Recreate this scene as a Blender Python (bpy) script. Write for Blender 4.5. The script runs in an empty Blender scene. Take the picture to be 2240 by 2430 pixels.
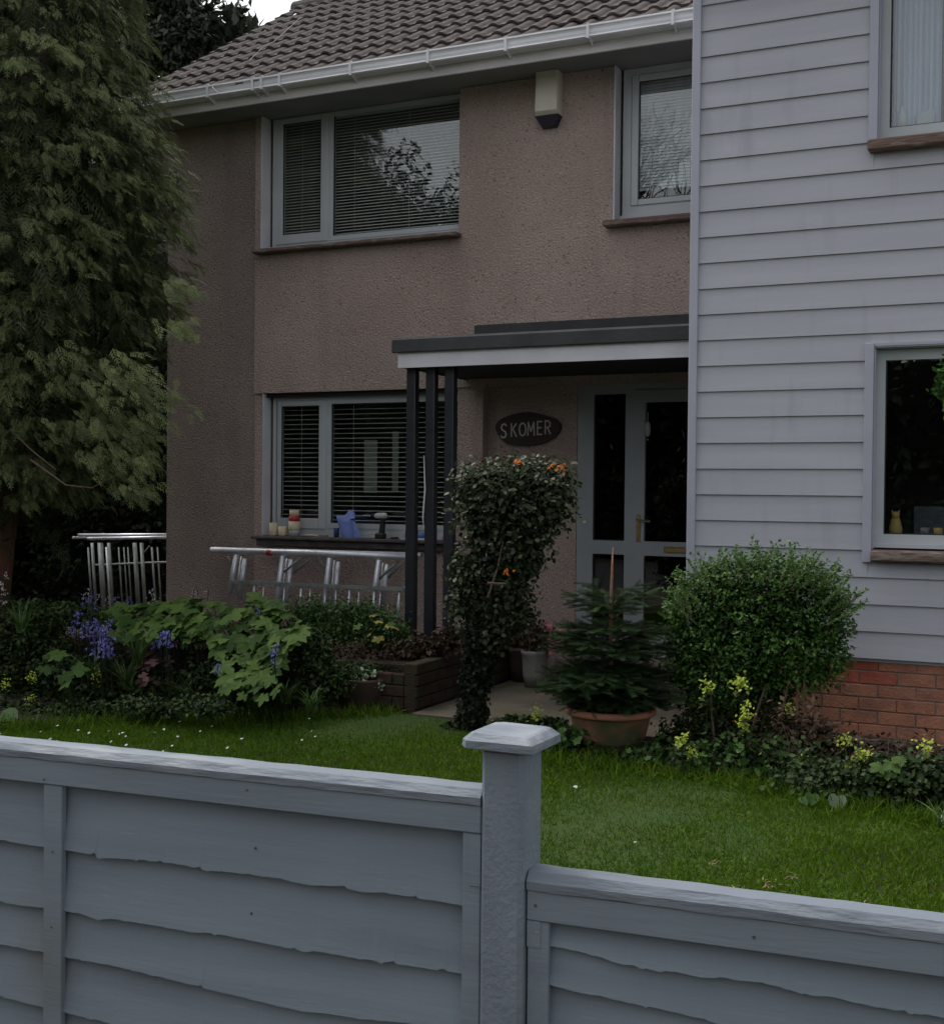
import bpy, math, random
import numpy as np
from mathutils import Vector, Matrix, noise

random.seed(7); rng = np.random.default_rng(7)
scene = bpy.context.scene
col = scene.collection
R_ = math.radians

# ------------------------------------------------------------------ camera
EYE = Vector((0, 0, 1.5))
CR = Vector((0.90358083, 0.42831122, 0.00954408))
CU = Vector((-0.01608570, 0.01165632, 0.99980267))
CF = Vector((-0.42811555, 0.90355605, -0.01742211))
cam_d = bpy.data.cameras.new('camera'); cam = bpy.data.objects.new('camera', cam_d); col.objects.link(cam)
cam.matrix_world = Matrix(((CR.x, CU.x, -CF.x, EYE.x), (CR.y, CU.y, -CF.y, EYE.y), (CR.z, CU.z, -CF.z, EYE.z), (0, 0, 0, 1)))
cam_d.sensor_fit = 'HORIZONTAL'; cam_d.sensor_width = 36; cam_d.lens = 2950 / 2240 * 36
cam_d.clip_start = 0.05; cam_d.clip_end = 2000
scene.camera = cam

# ------------------------------------------------------------------ sky, sun, exposure
world = bpy.data.worlds.new('World'); scene.world = world; world.use_nodes = True
wn, wl = world.node_tree.nodes, world.node_tree.links
wn.clear()
sky = wn.new('ShaderNodeTexSky'); sky.sky_type = 'NISHITA'; sky.sun_disc = False
SUN_EL, SUN_AZ = R_(60), R_(-72)      # azimuth clockwise from +Y: low grey sky light from behind the house
sky.sun_elevation = SUN_EL; sky.sun_rotation = SUN_AZ; sky.air_density = 1.0; sky.dust_density = 4.0; sky.ozone_density = 1.0
hs = wn.new('ShaderNodeHueSaturation'); hs.inputs['Saturation'].default_value = 0.22
bg = wn.new('ShaderNodeBackground'); bg.inputs['Strength'].default_value = 0.12
wo = wn.new('ShaderNodeOutputWorld')
wl.new(sky.outputs[0], hs.inputs['Color']); wl.new(hs.outputs[0], bg.inputs['Color']); wl.new(bg.outputs[0], wo.inputs['Surface'])
sd = bpy.data.lights.new('sun', 'SUN'); sd.energy = 0.5; sd.angle = R_(40); sd.color = (1.0, 0.97, 0.93)
sun = bpy.data.objects.new('sun', sd); col.objects.link(sun)
sun.rotation_euler = Vector((math.sin(SUN_AZ)*math.cos(SUN_EL), math.cos(SUN_AZ)*math.cos(SUN_EL), math.sin(SUN_EL))).to_track_quat('Z', 'Y').to_euler()
scene.view_settings.view_transform = 'Standard'; scene.view_settings.look = 'None'
scene.view_settings.exposure = 1.05; scene.view_settings.gamma = 1.0; scene.view_settings.use_curve_mapping = False
scene.cycles.max_bounces = 8; scene.cycles.transparent_max_bounces = 16

# ------------------------------------------------------------------ helpers
def at(x, y, Y=None, Z=None, X=None):
    """the point seen at (x, y) of the photograph viewed 1848 px wide, at a known depth Y, height Z or abscissa X"""
    k = 2430 / 2005
    d = CR * ((x * k - 1120) / 2950) - CU * ((y * k - 1215) / 2950) + CF
    t = Y / d.y if Y is not None else ((Z - 1.5) / d.z if Z is not None else X / d.x)
    return EYE + d * t

class MB:
    def __init__(s): s.v = []; s.f = []
    def add(s, vs, fs):
        o = len(s.v); s.v += [tuple(v) for v in vs]; s.f += [tuple(i + o for i in f) for f in fs]; return s
    def box(s, x0, x1, y0, y1, z0, z1):
        return s.add([(x0,y0,z0),(x1,y0,z0),(x1,y1,z0),(x0,y1,z0),(x0,y0,z1),(x1,y0,z1),(x1,y1,z1),(x0,y1,z1)],
                     [(0,3,2,1),(4,5,6,7),(0,1,5,4),(1,2,6,5),(2,3,7,6),(3,0,4,7)])
    def bbox(s, x0, x1, y0, y1, z0, z1, b=0.004):
        """box with chamfered edges all round"""
        bb = bmesh_box(x0, x1, y0, y1, z0, z1, b); return s.add(*bb)
    def prism(s, prof, x0, x1):
        """profile [(y,z)] closed, extruded along x"""
        n = len(prof); vs = [(x0, a, b) for a, b in prof] + [(x1, a, b) for a, b in prof]
        fs = [(i, (i + 1) % n, n + (i + 1) % n, n + i) for i in range(n)]
        fs += [tuple(reversed(range(n))), tuple(range(n, 2 * n))]
        return s.add(vs, fs)
    def tube(s, pts, r, n=8, cap=True):
        pts = [Vector(p) for p in pts]; rs = r if isinstance(r, (list, tuple)) else [r] * len(pts)
        vs = []; fs = []; pu = None
        for i, p in enumerate(pts):
            t = (pts[min(i + 1, len(pts) - 1)] - pts[max(i - 1, 0)]).normalized()
            if pu is None: pu = t.orthogonal().normalized()
            u = (pu - t * pu.dot(t)).normalized(); w = t.cross(u); pu = u
            for k in range(n):
                a = 2 * math.pi * k / n; vs.append(p + (u * math.cos(a) + w * math.sin(a)) * rs[i])
        for i in range(len(pts) - 1):
            for k in range(n):
                fs.append((i*n+k, i*n+(k+1)%n, (i+1)*n+(k+1)%n, (i+1)*n+k))
        if cap: fs += [tuple(reversed(range(n))), tuple((len(pts)-1)*n + k for k in range(n))]
        return s.add(vs, fs)
    def lathe(s, prof, c=(0,0,0), n=32, wob=0):
        vs = []; fs = []
        for r, z in prof:
            for k in range(n):
                a = 2*math.pi*k/n; q = 1 + wob*math.sin(3*a+z*9)
                vs.append((c[0]+r*q*math.cos(a), c[1]+r*q*math.sin(a), c[2]+z))
        for i in range(len(prof)-1):
            for k in range(n): fs.append((i*n+k, i*n+(k+1)%n, (i+1)*n+(k+1)%n, (i+1)*n+k))
        return s.add(vs, fs)
    def build(s, name, m=None, parent=None, smooth=False, **props):
        me = bpy.data.meshes.new(name); me.from_pydata(s.v, [], s.f); me.update()
        return link(name, me, m, parent, smooth, **props)

import bmesh
def bmesh_box(x0, x1, y0, y1, z0, z1, b):
    bm = bmesh.new(); bmesh.ops.create_cube(bm, size=1)
    for v in bm.verts:
        v.co = Vector((x0 + (v.co.x+.5)*(x1-x0), y0 + (v.co.y+.5)*(y1-y0), z0 + (v.co.z+.5)*(z1-z0)))
    bmesh.ops.bevel(bm, geom=bm.edges[:], offset=b, segments=1, affect='EDGES', clamp_overlap=True)
    bm.verts.index_update(); r = ([tuple(v.co) for v in bm.verts], [tuple(v.index for v in f.verts) for f in bm.faces]); bm.free(); return r

def link(name, me, m=None, parent=None, smooth=False, **props):
    o = bpy.data.objects.new(name, me); col.objects.link(o)
    if m is not None and not me.materials: me.materials.append(m)
    if smooth: me.polygons.foreach_set('use_smooth', [True]*len(me.polygons))
    if parent is not None: o.parent = parent
    for k, v in props.items(): o[k] = v
    return o

def thing(name, label, cat, loc=(0,0,0), rz=0, group=None):
    o = bpy.data.objects.new(name, None); col.objects.link(o); o.location = loc; o.rotation_euler = (0,0,rz)
    o.empty_display_size = .1
    o['label'] = label; o['category'] = cat
    if group: o['group'] = group
    return o
def tag(o, label, cat, group=None):
    o['label'] = label; o['category'] = cat
    if group: o['group'] = group
    return o
def dup(o, parent=None):
    c = o.copy(); col.objects.link(c); c.parent = parent
    for ch in list(o.children): dup(ch, c)
    return c

# ------------------------------------------------------------------ materials
def mat(name, c1, c2=None, scale=8, rough=.7, bump=0, bscale=60, metal=0, spec=.4, detail=4, stretch=(1,1,1), speck=None, lo=.35, hi=.65, bdist=.01):
    m = bpy.data.materials.new(name); m.use_nodes = True; nt = m.node_tree; n, l = nt.nodes, nt.links
    p = n['Principled BSDF']; p.inputs['Roughness'].default_value = rough; p.inputs['Metallic'].default_value = metal
    p.inputs['Specular IOR Level'].default_value = spec
    tc = n.new('ShaderNodeTexCoord'); mp = n.new('ShaderNodeMapping'); mp.inputs['Scale'].default_value = stretch
    l.new(tc.outputs['Object'], mp.inputs[0])
    c2 = c2 or tuple(v*.82 for v in c1)
    nz = n.new('ShaderNodeTexNoise'); nz.inputs['Scale'].default_value = scale; nz.inputs['Detail'].default_value = detail
    l.new(mp.outputs[0], nz.inputs['Vector'])
    mr = n.new('ShaderNodeMapRange'); mr.inputs['From Min'].default_value = lo; mr.inputs['From Max'].default_value = hi
    l.new(nz.outputs[0], mr.inputs[0])
    mx = n.new('ShaderNodeMix'); mx.data_type = 'RGBA'; mx.inputs['A'].default_value = (*c1,1); mx.inputs['B'].default_value = (*c2,1)
    l.new(mr.outputs[0], mx.inputs['Factor'])
    out = mx.outputs['Result']
    if speck:      # (scale, colour, low, high)
        for sc, cc, a, b, *own in speck:
            ns = n.new('ShaderNodeTexNoise'); ns.inputs['Scale'].default_value = sc; ns.inputs['Detail'].default_value = 2
            if own:
                mo = n.new('ShaderNodeMapping'); mo.inputs['Scale'].default_value = own[0]; l.new(tc.outputs['Object'], mo.inputs[0]); l.new(mo.outputs[0], ns.inputs['Vector'])
            else: l.new(mp.outputs[0], ns.inputs['Vector'])
            r2 = n.new('ShaderNodeMapRange'); r2.inputs['From Min'].default_value = a; r2.inputs['From Max'].default_value = b
            l.new(ns.outputs[0], r2.inputs[0])
            m2 = n.new('ShaderNodeMix'); m2.data_type = 'RGBA'; m2.inputs['B'].default_value = (*cc,1)
            l.new(r2.outputs[0], m2.inputs['Factor']); l.new(out, m2.inputs['A']); out = m2.outputs['Result']
    l.new(out, p.inputs['Base Color'])
    if bump:
        nb = n.new('ShaderNodeTexNoise'); nb.inputs['Scale'].default_value = bscale; nb.inputs['Detail'].default_value = 3
        l.new(mp.outputs[0], nb.inputs['Vector'])
        bp = n.new('ShaderNodeBump'); bp.inputs['Strength'].default_value = bump; bp.inputs['Distance'].default_value = bdist
        l.new(nb.outputs[0], bp.inputs['Height']); l.new(bp.outputs[0], p.inputs['Normal'])
    return m

def leafmat(name, dark, light, trans=.25, rough=.5, spec=.35, tip=None):
    m = bpy.data.materials.new(name); m.use_nodes = True; n, l = m.node_tree.nodes, m.node_tree.links
    p = n['Principled BSDF']; p.inputs['Roughness'].default_value = rough; p.inputs['Specular IOR Level'].default_value = spec
    at_ = n.new('ShaderNodeAttribute'); at_.attribute_name = 'v'
    cr = n.new('ShaderNodeValToRGB'); cr.color_ramp.elements[0].color = (*dark,1); cr.color_ramp.elements[1].color = (*light,1)
    if tip:
        e = cr.color_ramp.elements.new(.93); e.color = (*light,1); cr.color_ramp.elements[-1].color = (*tip,1)
    l.new(at_.outputs['Fac'], cr.inputs[0]); l.new(cr.outputs[0], p.inputs['Base Color'])
    if trans:
        t = n.new('ShaderNodeBsdfTranslucent'); l.new(cr.outputs[0], t.inputs[0])
        ms = n.new('ShaderNodeMixShader'); ms.inputs[0].default_value = trans
        l.new(p.outputs[0], ms.inputs[1]); l.new(t.outputs[0], ms.inputs[2]); l.new(ms.outputs[0], n['Material Output'].inputs[0])
    return m

def glassmat(name, ior=1.75, tint=(.9,.93,.92)):
    m = bpy.data.materials.new(name); m.use_nodes = True; n, l = m.node_tree.nodes, m.node_tree.links; n.clear()
    g = n.new('ShaderNodeBsdfGlossy'); g.inputs['Roughness'].default_value = .004; g.inputs['Color'].default_value = (1,1,1,1)
    t = n.new('ShaderNodeBsdfTransparent'); t.inputs['Color'].default_value = (*tint,1)
    fr = n.new('ShaderNodeFresnel'); fr.inputs[0].default_value = ior
    ms = n.new('ShaderNodeMixShader'); o = n.new('ShaderNodeOutputMaterial')
    tc = n.new('ShaderNodeTexCoord'); nz = n.new('ShaderNodeTexNoise'); nz.inputs['Scale'].default_value = 2.2
    l.new(tc.outputs['Object'], nz.inputs['Vector'])
    bp = n.new('ShaderNodeBump'); bp.inputs['Strength'].default_value = .05; bp.inputs['Distance'].default_value = .02
    l.new(nz.outputs[0], bp.inputs['Height']); l.new(bp.outputs[0], g.inputs['Normal'])
    ge = n.new('ShaderNodeNewGeometry'); mr = n.new('ShaderNodeMapRange'); mr.inputs['To Min'].default_value = ior; mr.inputs['To Max'].default_value = 1/ior
    l.new(ge.outputs['Backfacing'], mr.inputs[0]); l.new(mr.outputs[0], fr.inputs[0])      # same reflection on both faces of the thin pane
    l.new(fr.outputs[0], ms.inputs[0]); l.new(t.outputs[0], ms.inputs[1]); l.new(g.outputs[0], ms.inputs[2]); l.new(ms.outputs[0], o.inputs[0])
    return m

M = dict(
 dash=mat('pebbledash', (.475,.374,.328), (.39,.302,.262), scale=1.3, rough=.95, bump=1.0, bscale=62, bdist=.02, spec=.1,
          speck=[(62,(.62,.51,.45),.58,.72),(58,(.17,.125,.105),.60,.74),(1.2,(.41,.32,.28),.5,.8),(3.0,(.34,.265,.23),.56,.85,(1.6,1,.22))]),
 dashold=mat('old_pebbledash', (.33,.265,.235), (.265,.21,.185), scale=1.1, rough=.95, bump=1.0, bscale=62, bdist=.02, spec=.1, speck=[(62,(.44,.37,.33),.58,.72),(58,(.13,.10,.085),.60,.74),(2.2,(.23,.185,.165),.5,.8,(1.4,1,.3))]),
 brick=mat('brick', (.46,.205,.125), (.30,.14,.095), scale=9, rough=.9, bump=.6, bscale=70, spec=.15, speck=[(30,(.42,.22,.16),.6,.8)]),
 brickred=mat('brick_red', (.45,.14,.09), (.34,.09,.06), scale=9, rough=.9, bump=.5, bscale=70, spec=.15),
 brickdark=mat('brick_dark', (.06,.038,.03), (.038,.027,.022), scale=9, rough=.95, bump=.6, bscale=60, spec=.1, speck=[(6,(.045,.05,.028),.5,.7)]),
 mortar=mat('mortar', (.30,.23,.19), (.20,.15,.13), scale=14, rough=.95, bump=.5, bscale=90),
 plinth=mat('plinth', (.27,.22,.19), (.17,.14,.12), scale=6, rough=.95, bump=.5, bscale=50),
 clad=mat('cladding', (.465,.472,.508), (.435,.442,.478), scale=3, rough=.6, bump=.25, bscale=60, bdist=.004, stretch=(.35,1,5), spec=.3,
          speck=[(1.1,(.40,.405,.455),.5,.8),(4,(.37,.37,.41),.6,.85,(2.2,1,.3)),(150,(.52,.52,.57),.66,.78)]),
 trim=mat('clad_trim', (.44,.45,.52), (.40,.41,.48), scale=3, rough=.5, bump=.08, bscale=50, spec=.3),
 upvc=mat('upvc', (.50,.53,.54), (.44,.47,.48), scale=3, rough=.4, spec=.4),
 doorp=mat('door_paint', (.36,.385,.40), (.31,.335,.35), scale=3, rough=.45, spec=.3),
 gutter=mat('gutter', (.84,.84,.86), (.70,.70,.72), scale=5, rough=.4, spec=.4, stretch=(.4,1,1)),
 fascia=mat('fascia', (.68,.65,.64), (.56,.54,.53), scale=4, rough=.6, stretch=(.4,1,1)),
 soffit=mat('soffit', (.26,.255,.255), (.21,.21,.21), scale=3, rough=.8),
 seal=mat('seal', (.02,.02,.022), rough=.6),
 sill=mat('old_sill', (.16,.105,.085), (.30,.27,.24), scale=20, rough=.9, bump=.9, bscale=35, stretch=(.4,1,2), lo=.5, hi=.75),
 slab=mat('sill_slab', (.10,.085,.08), (.06,.05,.048), scale=10, rough=.9, bump=.4),
 tile=mat('roof_tile', (.122,.103,.096), (.082,.070,.067), scale=7, rough=.95, bump=.7, bscale=60, spec=.15, speck=[(18,(.24,.225,.20),.66,.78),(5,(.09,.078,.072),.6,.75)]),
 felt=mat('felt', (.045,.047,.05), (.06,.062,.062), scale=5, rough=.9, bump=.3, bscale=40),
 white=mat('white_board', (.66,.65,.69), (.58,.57,.6), scale=4, rough=.45),
 black=mat('black_paint', (.012,.014,.02), (.02,.022,.028), scale=8, rough=.35, spec=.5),
 fence=mat('fence_paint', (.212,.254,.292), (.186,.226,.262), scale=5, rough=.62, bump=.35, bscale=45, bdist=.003, stretch=(.25,1,2.6), spec=.35,
          speck=[(3,(.160,.185,.222),.52,.75),(7,(.205,.235,.27),.6,.8,(3,1,.6)),(2.2,(.17,.19,.19),.6,.8,(1,1,1)),(60,(.26,.29,.335),.70,.80)]),
 cap=mat('fence_cap', (.165,.19,.222), (.28,.30,.32), scale=14, rough=.6, bump=.8, bscale=45, bdist=.006, stretch=(.3,1,1.5), lo=.5, hi=.75, spec=.35),
 post=mat('fence_post', (.202,.238,.276), (.166,.198,.232), scale=8, rough=.65, bump=.8, bscale=70, bdist=.004, spec=.3, speck=[(120,(.27,.30,.34),.66,.75)]),
 nail=mat('nail', (.10,.09,.085), rough=.6), screw=mat('screw', (.45,.46,.5), rough=.35, metal=.8),
 moss=mat('moss', (.10,.12,.03), (.06,.08,.02), scale=30, rough=.95),
 alu=mat('aluminium', (.80,.81,.86), (.60,.61,.66), scale=12, rough=.42, metal=.55, bump=.1, bscale=60),
 aludull=mat('dull_aluminium', (.34,.37,.36), (.25,.28,.26), scale=12, rough=.55, metal=.5),
 red=mat('red_paint', (.45,.03,.03), rough=.5), cream=mat('cream', (.62,.53,.36), (.55,.47,.32), rough=.6),
 terra=mat('terracotta', (.27,.125,.075), (.15,.085,.05), scale=7, rough=.9, bump=.4, bscale=40, speck=[(5,(.07,.075,.03),.45,.65)]),
 terralip=mat('terracotta_rim', (.52,.22,.14), (.40,.18,.12), scale=9, rough=.85, bump=.3, bscale=40),
 soil=mat('soil', (.022,.016,.011), (.036,.026,.018), scale=14, rough=1, bump=1, bscale=30, bdist=.03),
 ground=mat('ground_earth', (.03,.035,.015), (.05,.045,.03), scale=5, rough=1),
 turf=mat('turf', (.030,.068,.008), (.042,.072,.010), scale=3, rough=1, bump=1, bscale=70, bdist=.02, speck=[(40,(.05,.042,.02),.58,.7)]),
 patio=mat('patio', (.135,.112,.085), (.09,.075,.058), scale=2.2, rough=.95, bump=.4, bscale=60, speck=[(3,(.07,.08,.035),.5,.7),(90,(.20,.17,.14),.6,.75)]),
 asphalt=mat('asphalt', (.05,.05,.052), (.065,.065,.065), scale=40, rough=.9, bump=.5, bscale=200),
 bark=mat('bark', (.17,.075,.045), (.10,.05,.035), scale=12, rough=.95, bump=1, bscale=18, stretch=(3,3,.5), bdist=.03),
 barkd=mat('dark_bark', (.07,.055,.045), (.11,.09,.07), scale=12, rough=.95, bump=1, bscale=20, stretch=(3,3,.5)),
 twig=mat('twig', (.16,.11,.075), (.10,.07,.05), scale=20, rough=.9),
 brass=mat('brass', (.50,.36,.15), (.36,.25,.11), scale=20, rough=.35, metal=.8),
 chrome=mat('chrome', (.75,.74,.72), rough=.2, metal=1), room=mat('room_wall', (.16,.15,.14), rough=.9),
 blind=mat('blind_slat', (.78,.76,.72), rough=.5), blindw=mat('blind_slat_white', (.80,.79,.82), rough=.5),
 plaque=mat('plaque_wood', (.034,.024,.020), (.050,.034,.027), scale=10, rough=.6, stretch=(.4,1,3), bump=.3),
 letter=mat('letter_paint', (.62,.58,.50), rough=.6),
 alarm=mat('alarm_cover', (.66,.62,.50), (.60,.56,.46), rough=.45), lens=mat('alarm_lens', (.02,.022,.04), rough=.2),
 blue=mat('blue_cloth', (.20,.27,.60), (.17,.23,.52), scale=12, rough=.85, bump=.5, bscale=25),
 bluep=mat('blue_plastic', (.05,.16,.42), rough=.35), dblue=mat('dark_blue', (.04,.07,.20), rough=.4),
 drillg=mat('drill_grey', (.5,.52,.5), rough=.4), rubber=mat('rubber', (.018,.018,.02), rough=.6),
 curtain=mat('curtain', (.62,.66,.80), (.55,.58,.70), scale=3, rough=.9, stretch=(6,1,.3)),
 stone=mat('pale_pot', (.27,.26,.24), (.19,.18,.165), scale=8, rough=.8, bump=.3), dpot=mat('dark_pot', (.08,.045,.035), (.05,.035,.03), rough=.6),
 gold=mat('ornament', (.50,.33,.10), (.42,.30,.12), rough=.6), steel=mat('kitchen_panel', (.20,.22,.25), rough=.4),
 glass=glassmat('window_glass'), glassd=glassmat('door_glass', 1.6, (.55,.57,.58)),
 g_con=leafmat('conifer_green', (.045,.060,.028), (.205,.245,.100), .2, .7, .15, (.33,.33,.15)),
 g_yew=leafmat('yew_green', (.022,.028,.018), (.070,.080,.050), .1, .6),
 g_box=leafmat('bush_green', (.020,.062,.010), (.090,.185,.034), .25, .5, .25, (.16,.26,.07)),
 g_ivy=leafmat('ivy_green', (.016,.027,.011), (.070,.092,.045), .15, .5, .25, (.17,.18,.11)),
 g_ivyd=leafmat('bed_green', (.010,.018,.007), (.048,.085,.022), .15, .6, .22),
 g_ivydk=leafmat('dark_ivy', (.006,.009,.005), (.022,.032,.014), .05, .6, .15),
 g_brown=leafmat('bed_brown', (.028,.020,.013), (.085,.052,.030), .15, .6, .25),
 g_fir=leafmat('fir_green', (.012,.028,.008), (.036,.072,.022), .05, .6, .25, (.08,.14,.04)),
 g_maple=leafmat('maple_leaf', (.034,.076,.014), (.112,.190,.042), .3, .6, .2), g_purple=leafmat('purple_leaf', (.045,.022,.024), (.10,.05,.04), .2, .55, .3),
 g_yellow=leafmat('yellow_leaf', (.20,.20,.04), (.40,.33,.08), .3, .5), g_euph=leafmat('euphorbia', (.26,.34,.03), (.50,.58,.08), .3, .5),
 g_strap=leafmat('strap_leaf', (.035,.075,.018), (.14,.24,.07), .3, .4, .5), g_grass=leafmat('grass', (.036,.090,.005), (.110,.190,.010), .3, .7, .15, (.17,.165,.04)),
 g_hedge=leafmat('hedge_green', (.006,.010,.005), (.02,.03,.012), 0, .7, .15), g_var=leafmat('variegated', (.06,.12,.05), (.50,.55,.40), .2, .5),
 f_blue=leafmat('bluebell', (.13,.12,.42), (.36,.36,.75), .3, .6), f_white=leafmat('white_flower', (.55,.57,.58), (.85,.85,.88), .3, .6),
 f_orange=leafmat('orange_flower', (.75,.16,.02), (.90,.30,.05), .3, .6), f_pink=leafmat('pink_flower', (.55,.16,.20), (.72,.30,.33), .3, .6),
)

# ------------------------------------------------------------------ scatter of many small leaves as one mesh
def frames(nrm, fwd):
    """rotation matrices whose local z is nrm and local x is near fwd"""
    z = nrm / np.linalg.norm(nrm, axis=1, keepdims=True)
    x = fwd - z * (fwd * z).sum(1, keepdims=True); x /= np.maximum(np.linalg.norm(x, axis=1, keepdims=True), 1e-6)
    y = np.cross(z, x); return np.stack([x, y, z], axis=2)
def randu(n):
    v = rng.normal(size=(n, 3)); return v / np.linalg.norm(v, axis=1, keepdims=True)
def scatter(name, base, pos, rot, scl, m, parent=None, val=None, **props):
    bv, bf = base; bv = np.array(bv, float); K = len(pos)
    scl = np.asarray(scl, float); scl = scl[:, None, None] if scl.ndim == 1 else scl[:, None, :]
    loc = bv[None] * scl
    V = np.einsum('kij,knj->kni', rot, loc) + pos[:, None, :]
    nv = len(bv); V = V.reshape(-1, 3)
    lens = np.array([len(f) for f in bf]); flat = np.concatenate([np.array(f) for f in bf])
    loops = (flat[None] + (np.arange(K) * nv)[:, None]).reshape(-1)
    tot = np.tile(lens, K); st = np.concatenate([[0], np.cumsum(tot)[:-1]])
    me = bpy.data.meshes.new(name); me.vertices.add(len(V)); me.vertices.foreach_set('co', V.astype(np.float32).ravel())
    me.loops.add(len(loops)); me.loops.foreach_set('vertex_index', loops.astype(np.int32))
    me.polygons.add(len(tot)); me.polygons.foreach_set('loop_start', st.astype(np.int32)); me.polygons.foreach_set('loop_total', tot.astype(np.int32))
    if val is None: val = rng.random(K)
    a = me.attributes.new('v', 'FLOAT', 'POINT'); a.data.foreach_set('value', np.repeat(np.clip(val, 0, 1), nv).astype(np.float32))
    me.update(calc_edges=True)
    return link(name, me, m, parent, **props)
def setv(o, v):
    a = o.data.attributes.new('v', 'FLOAT', 'POINT'); a.data.foreach_set('value', np.full(len(o.data.vertices), v, np.float32)); return o
LEAF = ([(0,0,0),(.45,.28,.07),(1,0,-.05),(.45,-.28,.07)], [(0,1,2),(0,2,3)])
ROUND = ([(0,0,0),(.25,.36,.06),(.7,.34,.05),(1,0,-.03),(.7,-.34,.05),(.25,-.36,.06)], [(0,1,2,3),(0,3,4,5)])
BLADE = ([(-.5,0,0),(.5,0,0),(.35,.16,.55),(-.35,.16,.55),(.0,.55,1)], [(0,1,2,3),(3,2,4)])
def ivyleaf():
    p = [(0,0),(.12,.38),(.38,.30),(.52,.52),(.66,.22),(1,0),(.66,-.22),(.52,-.52),(.38,-.30),(.12,-.38)]
    return ([(.25,0,-.03)] + [(x,y,.06*abs(y)*2-.04*x) for x,y in p], [(0,i+1,(i+1)%10+1) for i in range(10)])
IVY = ivyleaf()
def blade_scatter(name, pts, h, w, m, lean=.35, parent=None, val=None, **props):
    K = len(pts); up = np.tile([0,0,1.], (K,1)) + rng.normal(size=(K,3))*[lean,lean,.05]; up /= np.linalg.norm(up,axis=1,keepdims=True)
    fw = randu(K); rot = frames(up, fw); hh = h*(.55+.9*rng.random(K))
    return scatter(name, BLADE, pts, rot, np.stack([w*(.6+.8*rng.random(K)), hh*.9, hh], 1), m, parent, val, **props)
def crown_pts(blobs, K, shell=.35, nf=3.0, amp=.22):
    """points through the outer part of a set of ellipsoids (cx,cy,cz,rx,ry,rz), with a clumpy surface"""
    w = np.array([b[3]*b[4]+b[3]*b[5]+b[4]*b[5] for b in blobs]); w /= w.sum()
    idx = rng.choice(len(blobs), K, p=w); B = np.array(blobs)[idx]; d = randu(K)
    nn = np.array([noise.noise(Vector((*(d[i]*nf),))+Vector((float(idx[i])*3.7,0,0))) for i in range(K)])
    rad = (1 + amp*nn*2) * (1 - shell*rng.random(K)**1.6)
    P = B[:,:3] + d*B[:,3:]*rad[:,None]
    keep = np.ones(K, bool)
    for j, b in enumerate(blobs):
        q = np.sqrt((((P-np.array(b[:3]))/np.array(b[3:]))**2).sum(1)); keep &= ~((q < .62) & (idx != j))
    nr = d / B[:,3:]; nr /= np.linalg.norm(nr,axis=1,keepdims=True)
    return P[keep], nr[keep], (rad[keep], nn[keep])
def leafy(name, blobs, K, size, m, parent, base=LEAF, shell=.35, nf=3, amp=.22, droop=0., up=.3, valf=None, flat=.5, **props):
    P, N, (rd, nn) = crown_pts(blobs, K, shell, nf, amp); k = len(P)
    nr = N*flat + randu(k)*.6 + np.array([0,0,up]); fw = N*.6 + randu(k)*.8 + np.array([0,0,-droop])
    v = .15 + .6*rng.random(k) + .5*nn + .25*(rd-.9)
    return scatter(name, base, P, frames(nr, fw), size*(.6+.8*rng.random(k)), m, parent, v, kind='stuff', **props)

# ================================================================== SETTING: ground
MB().add([(-300,-300,-.13),(300,-300,-.13),(300,300,-.13),(-300,300,-.13)], [(0,1,2,3)]).build('ground', M['ground'], kind='structure')
MB().add([(-40,-1.2,-.12),(40,-1.2,-.12),(40,2.35,-.12),(-40,2.35,-.12)], [(0,1,2,3)]).build('pavement', M['patio'], kind='structure')
MB().add([(-60,-7.5,-.124),(60,-7.5,-.124),(60,-1.2,-.124),(-60,-1.2,-.124)], [(0,1,2,3)]).build('road', M['asphalt'], kind='structure')
MB().box(-14, 4, 2.75, 16, -.2, -.006).build('garden_soil', M['soil'], kind='structure')
lawn_edge = [(-9,4.9),(-7.2,5.15),(-5.9,5.64),(-5.3,6.2),(-4.6,6.75),(-3.9,7.25),(-3.3,7.3),(-2.95,6.85),(-2.57,6.4),(-2.0,6.42),(-1.34,6.30),(-.9,6.12),(-.46,6.0),(.3,5.9),(1.6,5.8)]
# lawn: a gently uneven sheet
lm = MB(); xs = [p[0] for p in lawn_edge]; NR = 14
def edge_y(x):
    for (a,b),(c,d) in zip(lawn_edge, lawn_edge[1:]):
        if a <= x <= c: return b + (d-b)*(x-a)/(c-a)
    return 5
gx = np.linspace(-9, 1.6, 60)
def lawn_z(x, y): return .022*noise.noise(Vector((x*.9, y*.9, 0))) + .012*noise.noise(Vector((x*3, y*3, 4)))
vs = []; fs = []
for i, x in enumerate(gx):
    for j in range(NR+1):
        y = 2.62 + (edge_y(x)-2.62)*j/NR; vs.append((x, y, lawn_z(x,y)))
for i in range(59):
    for j in range(NR):
        a = i*(NR+1)+j; fs.append((a, a+NR+1, a+NR+2, a+1))
lm.add(vs, fs).build('lawn', M['turf'], smooth=True, kind='structure')
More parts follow.
